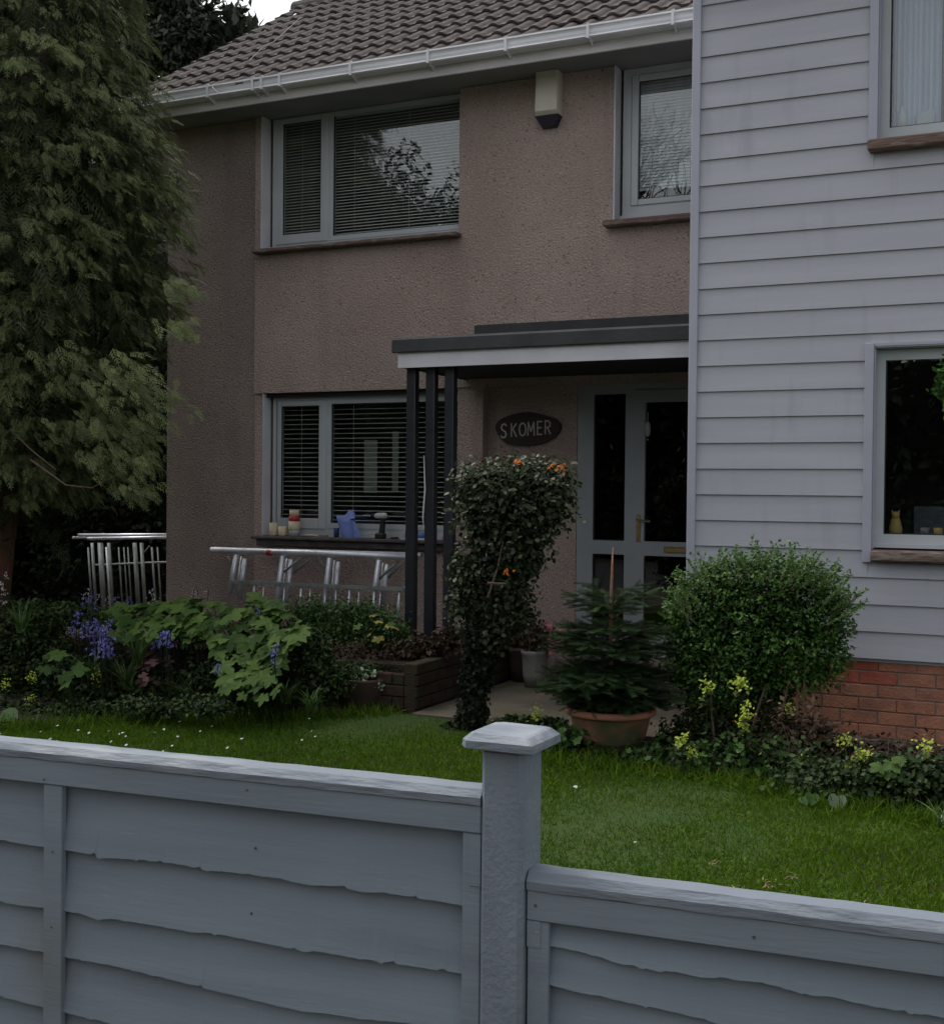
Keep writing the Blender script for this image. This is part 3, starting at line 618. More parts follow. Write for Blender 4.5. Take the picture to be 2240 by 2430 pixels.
def cwin(z0, z1, gz0, gz1):
    yf = YW+.075; w = MB()
    w.box(-1.010,-.958,yf,yf+.06,z0,z1); w.box(-.958,wr_,yf,yf+.06,z0,gz0); w.box(-.958,wr_,yf,yf+.06,gz1,z1); w.box(wr_-.06,wr_,yf,yf+.06,gz0,gz1)
    w = w.build('window', M['upvc'], wing)
    MB().box(-.958,wr_-.06,yf+.02,yf+.024,gz0,gz1).build('pane', M['glass'], w)
    g = MB(); g.box(-.958,-.951,yf+.008,yf+.018,gz0,gz1); g.box(-.951,wr_-.06,yf+.008,yf+.018,gz0,gz0+.006); g.build('seal', M['seal'], w)
    MB().box(-1.012,wr_,yf-.03,yf-.001,z0-.006,z0+.018).build('frame_sill', M['upvc'], w)
    MB().box(-1.0130,-1.006,YW-.0,yf,z0-.01,z1).build('window_reveal', M['trim'], wing)
cwin(1.188,2.362,1.262,2.30); cwin(3.612,4.80,3.68,4.76)
for zt, xl in ((1.172,-1.010),(3.588,-1.064)):
    s = MB(); s.bbox(xl,wr_+.07,YW-.075,YW+.075,zt-.068,zt-.002,.01); s.build('window_sill', M['sill'], wing)
room(-1.8,XR-.25,.9,2.6,YW+.27,11.5,wing); room(-1.8,XR-.25,3.3,4.86,YW+.27,11.5,wing)
MB().box(-1.005,wr_,YW+.14,YW+.40,1.235,1.258).build('inner_sill', M['white'], wing)
MB().box(-1.005,wr_,YW+.14,YW+.40,3.655,3.676).build('inner_sill', M['white'], wing)
# kitchen panel & ornaments in the lower window
tag(MB().box(-.90,-.55,8.9,8.93,1.22,1.42).build('grey_panel', M['steel']), 'grey panel standing inside the lower window of the clad wing', 'panel')
st = thing('cat_ornament', 'yellow seated cat ornament inside the lower window of the clad wing', 'ornament', (-.905, YW+.22, 1.258))
MB().lathe([(0,0),(.036,.0),(.040,.03),(.030,.075),(.022,.10),(.0,.105)],n=14).build('body', M['gold'], st, True)
MB().lathe([(0,0),(.018,.006),(.024,.025),(.018,.044),(0,.048)],(0,-.008,.092),n=14).build('head', M['gold'], st, True)
for sx in (-1,1): MB().add([(sx*.008,-.01,.13),(sx*.024,-.01,.126),(sx*.022,-.008,.152),(sx*.016,.0,.128)],[(0,1,2),(1,3,2),(3,0,2)]).build('ear', M['gold'], st)
for i, (x, l_, c_) in enumerate(((-.735,'small pale tealight cup inside the lower window of the clad wing',M['stone']),(-.66,'small yellow cup inside the lower clad wing window by the frame edge',M['gold']))):
    o = MB().lathe([(0,0),(.024,0),(.027,.045),(.022,.045),(.02,.02),(0,.02)],n=14).build('cup', c_, None, True); o.location = (x, YW+.19, 1.258); tag(o, l_, 'cup')
# curtain in the upper window
cv = []; cf = []; n = 60
for i in range(n+1):
    x = -.955+.27*i/n; cv += [(x, YW+.24+.018*math.sin(i*.9)+.006*math.sin(i*2.3), z) for z in (3.68, 4.2, 4.79)]
cf = [(3*i+j, 3*i+3+j, 3*i+4+j, 3*i+1+j) for i in range(n) for j in (0,1)]
tag(MB().add(cv, cf).build('curtain', M['curtain'], None, True), 'sheer bluish white curtain in the upper window of the clad wing', 'curtain')
o = MB().lathe([(0,0),(.03,0),(.032,.10),(.015,.13),(.015,.15),(.012,.15)],n=16).build('glass_bottle', bpy.data.materials['frosted'], None, True); o.location=(-.90,YW+.19,3.677); tag(o,'small pale bottle inside the upper window at the left edge','bottle')
o = MB().bbox(-.055,.055,-.03,.03,0,.11,.01).build('glass_box', mat('clear_plastic',(.42,.45,.5),rough=.2), None); o.location=(-.765,YW+.2,3.677); tag(o,'clear plastic box at the foot of the sheer curtain','box')
o = MB().lathe([(0,0),(.05,0),(.06,.10),(.055,.125),(0,.125)],n=16).build('dark_vase', M['dpot'], None, True); o.location=(-.60,YW+.22,3.677); tag(o,'dark rounded vase inside the upper window at the photo edge','vase')
# bricks of the base
MB().box(-2.09,XR,YW+.036,YW+.25,-.1,.50).build('mortar_wall', M['mortar'], wing)
MB().box(-2.095,XR,YW+.005,YW+.26,-.12,.036).build('plinth', M['plinth'], wing)
BL, BH = .2165, .0795
for r in range(6):
    z = .044+r*BH; off = (0 if r % 2 == 0 else BL/2); x = -2.09
    x = -.755-BL*8 + (0 if r % 2 == 0 else -BL/2) + .0
    x += BL/2 if r%2 == 0 else BL/2
    while x < XR-.02:
        a, b = max(x,-2.088)+.004, min(x+BL, XR)-.004
        if b-a > .03:
            m_ = MB(); dy = random.uniform(-.002,.002); m_.bbox(a,b,YW+.03+dy,YW+.10,z+.004,z+BH-.004+random.uniform(-.001,.001),.003)
            redd = (r in (4,5) and abs((a+b)/2+1.1) < .2 and random.random() < .8)
            m_.build('brick', M['brickred'] if redd else M['brick'], wing)
        x += BL

# ================================================================== raised bed brick wall
rb = thing('garden_wall', 'low dark mossy brick retaining wall of the raised flower bed', 'wall', (0,0,0))
MB().box(-3.93,-3.865,7.30,9.07,-.1,.33).build('mortar_core', M['brickdark'], rb); MB().box(-5.6,-3.931,7.325,7.40,-.1,.235).build('mortar_core', M['brickdark'], rb)
for r in range(4):
    z = .03+r*.078; k = 0; y = 7.30 - (.11 if r % 2 else 0)
    while y < 9.05:
        a, b = max(7.295,y)+.004, min(y+.222, 9.07)-.004
        if b-a > .03: MB().bbox(-3.95,-3.852+random.uniform(-.003,.003),a,b,z+.004,z+.074,.005).build('brick', M['brickdark'], rb)
        y += .222
for r in range(3):
    z = .03+r*.078; x = -5.6 - (.11 if r % 2 else 0)
    while x < -3.96:
        a, b = max(-5.6,x)+.004, min(x+.222,-3.955)-.004
        if b-a > .03: MB().bbox(a,b,7.31+random.uniform(-.003,.003),7.38,z+.004,z+.074,.005).build('brick', M['brickdark'], rb)
        x += .222

# ================================================================== FENCE
FA = R_(4.5)
def board_strip(edge, ztop, ylo=-.0, yhi=.018, th=.010):
    """waney edged board: wavy lower edge given as [(u,z)]"""
    rt = random.Random(int(edge[-1][1]*9000+edge[0][1]*777)); tears = [(rt.uniform(edge[0][0], edge[-1][0]), rt.uniform(.008,.03), rt.uniform(-.006,.008)) for _ in range(int((edge[-1][0]-edge[0][0])*9))]
    us = np.arange(edge[0][0], edge[-1][0], .006).tolist() + [edge[-1][0]]
    ez = np.interp(us, [e[0] for e in edge], [e[1] for e in edge]); n = len(us); vs = []
    for k, (u_, z_) in enumerate(zip(us, ez)):
        j = .0022*noise.noise(Vector((u_*38, z_*7, 1))) + .0014*noise.noise(Vector((u_*120, z_*3, 5)))
        for tu, tw, td in tears:
            if tu < u_ < tu+tw: j += td*(u_-tu)/tw
        wv = .003*noise.noise(Vector((u_*5, z_*9, 2)))
        z_ = z_+j
        vs += [(u_, ylo+wv, z_), (u_, (ylo*.55+yhi*.45)+wv, z_+(ztop-z_)*.45), (u_, yhi, ztop), (u_, ylo+th+wv, z_+.001), (u_, yhi+th, ztop)]
    fs = []
    for k in range(n-1):
        a, b = 5*k, 5*k+5
        fs += [(a,b,b+1,a+1),(a+1,b+1,b+2,a+2),(a,a+3,b+3,b),(a+3,a+4,b+4,b+3),(a+2,b+2,b+4,a+4)]
    return MB().add(vs, fs)
def fence_panel(label, x0, y0, uL, uR, ztop, zcapb, zrail, battens, boards, capd=.05):
    t = thing('lapped_fence', label, 'fence', (x0, y0, 0), FA, 'blue grey lapped timber fence panels')
    # chamfered top rail
    c = MB(); prof = [(-.014,zcapb),(-.014,zcapb+(ztop-zcapb)*.45),(.002,ztop-.003),(.048,ztop),(.062,ztop-.012),(.062,zcapb)]
    us = np.linspace(uL, uR, 90); n = len(prof); vs = []
    for u_ in us:
        for j, (a, b) in enumerate(prof):
            q = Vector((u_*14, a*40, b*40)); vs.append((u_, a+.0014*noise.noise(q), b+.0018*noise.noise(q+Vector((5,0,0)))))
    fs = [(i*n+j, (i+1)*n+j, (i+1)*n+(j+1)%n, i*n+(j+1)%n) for i in range(len(us)-1) for j in range(n)]
    fs += [tuple(range(n)), tuple((len(us)-1)*n+j for j in reversed(range(n)))]
    c.add(vs, fs).build('top_rail', M['cap'], t)
    MB().box(uL, uR, -.0095, -.004, zcapb-.004, zcapb-.0005).build('moss_line', M['moss'], t)
    MB().bbox(uL, uR, -.010, .012, zrail, zcapb-.001, .002).build('rail_board', M['fence'], t)
    for a, b in battens: MB().bbox(a, b, -.006, .014, -.1, zrail-.0015, .002).build('batten', M['fence'], t)
    for e, zt in boards: board_strip(e, zt, .004, .034, .0065).build('fence_board', M['fence'], t)
    MB().box(uL, uR, .046, .052, -.1, zrail).build('rear_board', M['fence'], t)
    return t
px0, py0 = -1.156, 2.513
def shift(e, dz=0): return [(a, b+dz) for a, b in e]
b1 = [(-2.6,.57),(-1.9,.562),(-1.35,.568),(-1.283,.566),(-1.137,.565),(-1.06,.563),(-1.04,.556),(-1.026,.558),(-.919,.567),(-.798,.569),(-.72,.562),(-.689,.566),(-.52,.567),(-.457,.560),(-.362,.568),(-.30,.562),(-.244,.568),(-.116,.565),(-.001,.561)]
b2 = [(-2.6,.41),(-2.0,.40),(-1.35,.406),(-1.283,.403),(-1.213,.407),(-1.136,.407),(-1.104,.408),(-1.041,.398),(-1.002,.407),(-.872,.407),(-.76,.404),(-.709,.410),(-.581,.407),(-.476,.403),(-.452,.399),(-.428,.407),(-.341,.406),(-.178,.406),(-.001,.408)]
b3 = [(-2.6,.30),(-1.35,.293),(-1.208,.291),(-1.136,.287),(-.986,.287),(-.797,.277),(-.651,.268),(-.51,.259),(-.441,.257),(-.40,.262),(-.307,.264),(-.051,.284),(-.001,.285)]
b4 = [(-2.6,.16),(-1.35,.153),(-1.135,.145),(-1.0,.140),(-.7,.12),(-.4,.11),(-.001,.13)]
b5 = [(-2.6,.03),(-1.3,.02),(-.7,-.02),(-.001,.01)]
tops = [.745,.60,.44,.325,.185]
fp1 = fence_panel('taller blue grey lapped fence panel left of the square post', px0, py0, -2.6, -.002, .834, .798, .734,
    [(-1.205,-1.148),(-.046,-.003),(-2.35,-2.29)], list(zip([b1,b2,b3,b4,b5], tops)))
r1 = [(.15,.499),(.192,.498),(.263,.493),(.324,.482),(.33,.485),(.352,.483),(.363,.478),(.372,.482),(.405,.478),(.413,.482),(.446,.484),(.49,.480),(.523,.486),(.62,.488),(.72,.478),(.76,.481),(.80,.474),(.9,.470),(1.1,.475),(1.9,.47)]
r2 = [(.15,.416),(.222,.408),(.264,.407),(.334,.402),(.391,.399),(.447,.397),(.524,.388),(.7,.365),(.9,.35),(1.9,.33)]
r3 = [(.15,.29),(.5,.28),(.9,.25),(1.9,.2)]; r4 = [(.15,.15),(1.9,.12)]
fp2 = fence_panel('lower blue grey lapped fence panel right of the square post', px0, py0, .108, 1.9, .665, .624, .556,
    [(.109,.158),(1.15,1.20)], list(zip([r1,r2,r3,r4], [.568,.53,.43,.31])))
def dot(t, u_, z_, r=.0035, y=-.0115, m='nail'):
    MB().tube([(u_,y+.003,z_),(u_,y-.001,z_)], r, 10).build('nail' if m == 'nail' else 'screw', M[m], t)
for u_, z_, y in ((-1.175,.56,-.0065),(-1.178,.365,-.0065),(-.59,.63,.012),(-.60,.47,.012),(-.60,.30,.013),(-1.20,.745,-.0105),(-.60,.775,-.0105)): dot(fp1, u_, z_, .0028, y)
dot(fp1, -.022,.665,.005,-.0065,'screw')
for u_, z_, y in ((.128,.590,-.0105),(.60,.585,-.0105)): dot(fp2, u_, z_, .0035, y)
dot(fp2, .130,.532,.0052,-.0085,'screw'); dot(fp2, .131,.423,.002,-.0065,'screw')
MB().box(.1085,.139,-.0085,-.0062,.497,.555).build('bracket_tab', M['fence'], fp2)
MB().box(-.030,-.0025,-.0085,-.0062,.615,.73).build('bracket_tab', M['fence'], fp1)
# post
fpst = thing('fence_post', 'square blue grey fence post with overhanging cap between the two fence panels', 'post', (-1.156, 2.495, 0), R_(-1))
MB().bbox(.0,.104,.0,.112,-.12,.931,.011).build('shaft', M['post'], fpst)
c = MB(); a0,a1,d0,d1 = -.035,.138,-.034,.146
cz = [(.930,.003),(.933,-.001),(.950,.0),(.964,.016),(.966,.024)]
def ring(z, ins): 
    cc = .016-ins*.2
    x0,x1,y0_,y1_ = a0+ins,a1-ins,d0+ins,d1-ins
    return [(x0+cc,y0_,z),(x1-cc*.4,y0_,z),(x1,y0_+cc*.4,z),(x1,y1_-cc,z),(x1-cc,y1_,z),(x0+cc,y1_,z),(x0,y1_-cc,z),(x0,y0_+cc,z)]
rings = [ring(*q) for q in cz]; vs = [(x, y, z+.003*noise.noise(Vector((x*30,y*30,z*30)))) for r_ in rings for (x,y,z) in r_]; n = 8
fs = [(i*n+k, i*n+(k+1)%n, (i+1)*n+(k+1)%n, (i+1)*n+k) for i in range(len(rings)-1) for k in range(n)] + [tuple(reversed(range(n))), tuple((len(rings)-1)*n+k for k in range(n))]
c.add(vs, fs).build('cap', M['cap'], fpst)

# ================================================================== scaffold frames
def scaffold_front():
    t = thing('scaffold_frame', 'aluminium scaffold tower frames stacked on their side under the front window', 'scaffold frame', (0,0,0))
    def P(x, y, Y=8.72):   # from the enlarged view of the ladder
        return at((480+x/3.422)/1.212, (1270+y/3.422)/1.212, Y=Y)
    MB().tube([P(75,122), P(900,145), P(1740,180)], .026, 12).build('main_tube', M['alu'], t, True)
    MB().tube([P(530,140,8.715), P(565,142,8.715)], .0275, 12).build('red_band', M['red'], t, True)
    MB().tube([P(95,118,8.84), P(1775,165,8.84)], .024, 10).build('main_tube', M['alu'], t, True)
    for xa, ya, xb, yb in ((277,160,218,480),(655,165,590,640),(1035,185,980,640),(1437,200,1370,650)):
        MB().tube([P(xa,ya), P(xb,yb)], .0235, 10).build('leg_tube', M['alu'], t, True)
    for xa, ya, xb, yb in ((350,190,300,520),(725,195,670,640),(1110,215,1055,640),(1505,235,1450,640)):
        MB().tube([P(xa,ya,8.84), P(xb,yb,8.84)], .0235, 10).build('leg_tube', M['alu'], t, True)
    for xa, ya, xb, yb in ((318,175,272,490),(690,190,620,640),(1075,205,1030,640),(1470,225,1430,640)):
        MB().tube([P(xa,ya,8.78), P(xb,yb,8.78)], .008, 8).build('brace', M['alu'], t, True)
    for xa, ya, xb, yb, Y in ((800,185,665,300,8.75),(880,190,740,310,8.84),(930,180,1005,275,8.75),(1590,210,1440,355,8.75),(1640,215,1510,345,8.84),(205,175,245,235,8.75)):
        MB().tube([P(xa,ya,Y), P(xb,yb,Y)], .010, 8).build('brace', M['aludull'], t, True)
    a, b = P(240,378,8.70), P(1640,440,8.70)
    MB().tube([a, b], .020, 4).build('ladder_stile', M['aludull'], t)
    for k, x in enumerate((425,500,612,670,805,880,1003,1090,1198,1275,1400,1450,1603,1668)):
        y = 378+(x-240)*.0443
        MB().tube([P(x,y,8.71), P(x-22,y+300,8.71)], (.0125 if k%2==0 else .007), 8).build('rung', M['alu'], t, True)
    MB().tube([P(1640,430,8.72), P(1700,432,8.72)], .016, 4).build('brace', M['alu'], t)
scaffold_front()
def scaffold_side():
    t = thing('scaffold_frame', 'aluminium scaffold frames stacked in the dark passage beyond the house corner', 'scaffold frame', (0,0,0))
    def P(x, y, Y=10.0): return at((150+x/6.844)/1.212, (1240+y/6.844)/1.212, Y=Y)
    for x0,y0,x1,y1,Y in ((250,205,1760,200,10.0),(400,262,1760,240,9.9),(160,248,1760,225,10.1)):
        MB().tube([P(x0,y0,Y), P(x1,y1,Y)], .016, 10).build('main_tube', M['alu'], t, True)
    for x,w_,Y in ((405,.010,10),(470,.016,9.95),(600,.028,9.9),(700,.010,9.85),(740,.018,9.95),(985,.007,10),(1160,.022,9.95),(1270,.018,9.9),(900,.008,10),(1050,.007,10),(1440,.01,9.9),(1530,.008,10)):
        MB().tube([P(x,330 if w_>.012 else 400,Y), P(x+70,1500,Y)], w_, 10).build('leg_tube', M['aludull'] if x != 700 else M['alu'], t, True)
    MB().tube([P(1400,380,9.9), P(1310,490,9.9)], .008, 8).build('brace', M['aludull'], t)
    MB().tube([P(520,690,9.95), P(1760,640,9.95)], .010, 8).build('brace', M['aludull'], t)
scaffold_side()

# ================================================================== things on the window sill
def S(x, Y=9.07): return at((600+x/3.554)/1.212, 1040, Y=Y).x
def onsill(o, x, Y=9.07): o.location = (S(x,Y), Y, 1.089); return o
o = MB().lathe([(0,0),(.034,0),(.036,.01),(.036,.108),(.033,.11),(0,.108)],n=20).build('paper_cup', M['cream'], None, True); onsill(tag(o,'taller plain cream pot at the left end of the sill','pot'), 175)
o = MB().lathe([(0,0),(.036,0),(.038,.01),(.038,.078),(.034,.08),(0,.078)],n=20).build('paper_cup', M['cream'], None, True); onsill(tag(o,'shorter plain cream pot next to the stacked jar','pot'), 250)
t = thing('stacked_jar', 'clear jar topped with cream tape rolls and a red band', 'jar', (S(350),9.07,1.089))
MB().lathe([(0,0),(.045,0),(.046,.05),(.043,.055)],n=20).build('jar', bpy.data.materials['frosted'], t, True)
MB().lathe([(.0,.056),(.050,.056),(.052,.06),(.051,.128),(0,.128)],n=20).build('lower_roll', M['cream'], t, True)
MB().lathe([(.0,.129),(.048,.129),(.048,.172),(0,.172)],n=20).build('red_band', M['red'], t, True)
MB().lathe([(.0,.173),(.043,.173),(.043,.226),(0,.226)],n=20).build('upper_roll', M['cream'], t, True)
t = thing('paint_brush', 'slim pale handled brush lying on the sill below the mullion', 'brush', (S(520),9.05,1.096))
MB().tube([(-.12,0,0),(-.03,-.003,.006),(.06,0,.002)],[.005,.008,.007],8).build('handle', M['cream'], t, True); MB().box(.06,.14,-.016,.016,-.004,.010).build('bristles', M['stone'], t)
o = MB().lathe([(0,0),(.022,0),(.024,.075),(.022,.08),(0,.08)],n=16).build('blue_tub', M['dblue'], None, True); onsill(tag(o,'small dark blue tub beside the blue cloth','tub'), 705)
# blue cloth bag
cb = MB(); n = 24; vs = []
for j, (r_, z) in enumerate(((.062,0),(.068,.03),(.075,.08),(.082,.13),(.088,.165),(.055,.17),(.03,.20),(.012,.225))):
    for k in range(n):
        a = 2*math.pi*k/n; q = 1+.10*math.sin(3*a+j*.6)+.05*math.sin(7*a+j)
        vs.append((r_*q*math.cos(a)+(.02 if j>4 else 0)+(-.008*j if j<5 else 0), r_*q*.6*math.sin(a), z+(.018*math.sin(2*a+1) if j in (4,5,6,7) else 0)))
cb.add(vs, [(j*n+k, j*n+(k+1)%n, (j+1)*n+(k+1)%n, (j+1)*n+k) for j in range(7) for k in range(n)]+[tuple(range(7*n,8*n))])
t = thing('blue_cloth', 'crumpled pale blue cloth bundle standing on the front window sill', 'cloth', (S(815),9.06,1.089))
cb.build('bundle', M['blue'], t, True)
MB().add([(.06,-.045,.15),(.075,-.05,.08),(.085,-.05,0.003),(.165,-.055,.004),(.12,-.05,.07),(.085,-.045,.13)],[(0,1,4,5),(1,2,3,4)]).build('loose_sheet', M['blue'], t)
# drill
t = thing('cordless_drill', 'grey and black cordless drill standing upright on the sill', 'drill', (S(1085),9.06,1.089))
MB().bbox(-.045,.04,-.03,.03,0,.045,.008).build('battery', M['rubber'], t)
MB().add([(-.012,-.016,.045),(.030,-.016,.045),(.030,.016,.045),(-.012,.016,.045),(.004,-.016,.17),(.036,-.016,.17),(.036,.016,.17),(.004,.016,.17)],[(0,3,2,1),(4,5,6,7),(0,1,5,4),(1,2,6,5),(2,3,7,6),(3,0,4,7)]).build('grip', M['rubber'], t)
MB().tube([(-.055,0,.190),(-.03,0,.191),(.02,0,.192),(.045,0,.192),(.058,0,.190)],[.018,.025,.027,.024,.012],12).build('motor_housing', M['drillg'], t, True)
MB().tube([(-.095,0,.190),(-.07,0,.190),(-.056,0,.190)],[.008,.017,.018],12).build('chuck', M['rubber'], t, True)
MB().tube([(-.165,0,.190),(-.095,0,.190)],.003,6).build('drill_bit', M['chrome'], t)
o = MB().bbox(-.03,.03,-.02,.02,0,.018,.004).build('sanding_block', M['dpot']); onsill(tag(o,'small brown block lying on the sill right of the drill','block'), 1195)
# tape dispenser
t = thing('tape_dispenser', 'curved white and grey tape dispenser partly behind the left black post', 'tape dispenser', (S(1345),9.06,1.089))
MB().tube([(-.07,0,.005),(-.068,0,.06),(-.045,0,.10),(-.005,0,.118),(.035,0,.10),(.055,0,.06)],[.010,.012,.013,.013,.012,.008],8).build('arm', M['drillg'], t, True)
MB().tube([(0,-.018,.055),(0,.018,.055)],.042,20).build('reel', M['dpot'], t, True); MB().box(-.09,.07,-.03,.03,0,.006).build('base', M['white'], t)
t = thing('film_roll', 'bright blue roll on a white board seen between the black posts', 'roll', (S(1440),9.04,1.089))
MB().box(-.12,.07,-.045,.045,0,.014).build('white_board', M['white'], t); MB().tube([(-.10,0,.037),(.06,0,.037)],.022,16).build('blue_roll', M['bluep'], t, True)
t = thing('sealant_gun', 'upright grey sealant gun at the right end of the sill', 'sealant gun', (S(1620),9.06,1.089))
MB().tube([(0,0,.01),(.008,0,.33)],.006,8).build('rod', M['aludull'], t, True); MB().bbox(-.012,.05,-.02,.02,0,.045,.006).build('body', M['aludull'], t); MB().bbox(.012,.03,-.022,-.0205,.04,.09,.0005).build('trigger', M['rubber'], t)

# ================================================================== PLANTS
# ---- conifer
def spray():
    vs = []; fs = []
    def dia(a, b, w, up=0):
        a = np.array(a); b = np.array(b); d = b-a; nrm = np.array([-d[1], d[0], 0]); nrm = nrm/np.linalg.norm(nrm)*w; i = len(vs); m_ = a+d*.45
        vs.extend([tuple(a), tuple(m_+nrm), tuple(b), tuple(m_-nrm)]); fs.append((i,i+1,i+2,i+3))
    def ax(t): return (t, 0, -.30*t*t)
    dia(ax(0), ax(.55), .03); dia(ax(.5), ax(1), .035)
    for k, t in enumerate((.12,.28,.44,.60,.76)):
        for s in (-1,1):
            L = .42*(1-t*.75); p = np.array(ax(t)); q = p + np.array([L*.8, s*L*.75, -.18*L-.1*L*t]); dia(p, q, .028)
            if k < 2:
                m_ = p+(q-p)*.5; dia(m_, m_+np.array([L*.42, s*L*.05, -.06]), .026)
    return vs, fs
SPR = spray()
con = thing('conifer_tree', 'tall drooping green cypress filling the left edge in front of the house', 'tree', (-7.45, 7.25, 0))
CX, CY = -7.45, 7.25
def conR(z):
    return np.interp(z, [1.15,1.45,1.75,2.0,2.2,2.42,2.62,2.9,3.3,4.0,4.6,5.1,5.7,6.5,7.6], [.55,.82,1.08,1.15,1.12,.95,1.15,1.36,1.40,1.32,1.14,1.0,.86,.60,.1])
def bough_sprays(NB, per, seed, zlo, zhi, cx, cy, rf, size, squash=1.0):
    r = np.random.default_rng(seed); z = zlo+(zhi-zlo)*r.random(NB)**1.15; a = r.uniform(0, 2*np.pi, NB)
    nn = np.array([noise.noise(Vector((math.cos(t)*2.1, math.sin(t)*2.1, zz*1.6))) for t, zz in zip(a, z)])
    Rr = (rf(z)-.17)*(1+.24*nn); out = np.stack([np.cos(a), np.sin(a)*squash, np.zeros(NB)],1); L = .42+.28*r.random(NB)
    st = np.stack([cx+out[:,0]*(Rr-L*.72), cy+out[:,1]*(Rr-L*.72), z+.16+.1*r.random(NB)],1)
    side = np.stack([-out[:,1], out[:,0], np.zeros(NB)],1)
    t = r.random((NB, per))**.8; lat = (r.random((NB,per))-.5)*.30*(1-.6*t)
    P = st[:,None]+out[:,None]*(t*L[:,None])[...,None]+side[:,None]*lat[...,None]
    P[...,2] -= .30*t*t*L[:,None]+.28*np.abs(lat)+.02*r.random((NB,per)); P += r.normal(size=P.shape)*.02
    fw = out[:,None]*(1+0*t[...,None])+side[:,None]*(lat*5)[...,None]+r.normal(size=P.shape)*.28; fw[...,2] -= .25+.65*t
    nr = np.zeros_like(P); nr[...,2] = 1; nr += out[:,None]*.55+r.normal(size=P.shape)*.35
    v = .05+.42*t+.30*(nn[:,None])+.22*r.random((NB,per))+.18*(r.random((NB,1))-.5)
    sz = size*(.6+.7*r.random((NB,per)))
    return P.reshape(-1,3), frames(nr.reshape(-1,3), fw.reshape(-1,3)), sz.ravel(), v.ravel()
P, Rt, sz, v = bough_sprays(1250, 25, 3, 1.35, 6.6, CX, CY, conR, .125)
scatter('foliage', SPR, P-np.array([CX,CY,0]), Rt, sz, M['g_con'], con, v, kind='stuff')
# hanging lower fringe and side tufts
K = 26; r3 = np.random.default_rng(5)
fp, ff, fsz = [], [], []
for (x, y, Y, L) in ((250,830,6.9,.5),(300,800,6.9,.4),(270,900,6.9,.3),(265,955,6.9,.25),(200,890,6.8,.3),(160,840,6.8,.4),(215,740,6.7,.5),(290,760,6.8,.5),(120,700,6.7,.5),(340,640,7.0,.3),(345,560,7.1,.3),(250,720,6.7,.4)):
    c0 = at(x, y, Y=Y)
    for k in range(30):
        q = r3.normal(size=3)*np.array([.09,.12,.07])*(L/.4); fp.append(np.array(c0)+q); ff.append([.7+q[0]*2,-.1+.4*r3.normal(),-.6-.4*r3.random()]); fsz.append(.10+.07*r3.random())
k = len(fp); scatter('hanging_foliage', SPR, np.array(fp)-np.array([CX,CY,0]), frames(np.tile([.3,-.5,.8],(k,1))+randu(k)*.4, np.array(ff)), np.array(fsz), M['g_con'], con, .3+.6*rng.random(k), kind='stuff')
# dark inner foliage so that the crown is dense
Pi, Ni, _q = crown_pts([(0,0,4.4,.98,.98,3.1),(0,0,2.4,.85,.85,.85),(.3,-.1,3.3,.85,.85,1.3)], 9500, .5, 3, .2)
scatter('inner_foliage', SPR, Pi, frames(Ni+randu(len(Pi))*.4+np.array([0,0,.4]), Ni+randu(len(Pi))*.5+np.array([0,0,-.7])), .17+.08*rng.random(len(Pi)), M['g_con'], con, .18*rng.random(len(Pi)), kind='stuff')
MB().lathe([(0,1.75),(.30,1.8),(.58,2.1),(.66,3.2),(.60,4.4),(.50,5.6),(.25,6.8),(0,7.3)], n=20, wob=.08).build('inner_branches', M['barkd'], con, True)
p0 = at(8,1000,Y=7.3); 
tr = [(at(-6,1080,Y=7.3)), at(8,985,Y=7.3), at(18,920,Y=7.3), at(30,860,Y=7.3), at(10,780,Y=7.3), Vector((CX,CY,3.2)), Vector((CX,CY,6.5))]
tr = [Vector((tr[0].x-.15,7.3,0))]+tr
MB().tube([Vector(p)-Vector((CX,CY,0)) for p in tr], [.16,.13,.115,.10,.09,.08,.06,.02], 12).build('trunk', M['bark'], con, True)
for pts in (((0,470),(18,440),(25,420)),((5,540),(25,552),(48,545)),((60,900),(130,950),(180,955),(240,925)),((20,600+240),(60,880),(110,920))):
    MB().tube([at(*q, Y=6.6)-Vector((CX,CY,0)) for q in pts], [.009,.006,.003,.002][:len(pts)], 5).build('branch', M['twig'], con)

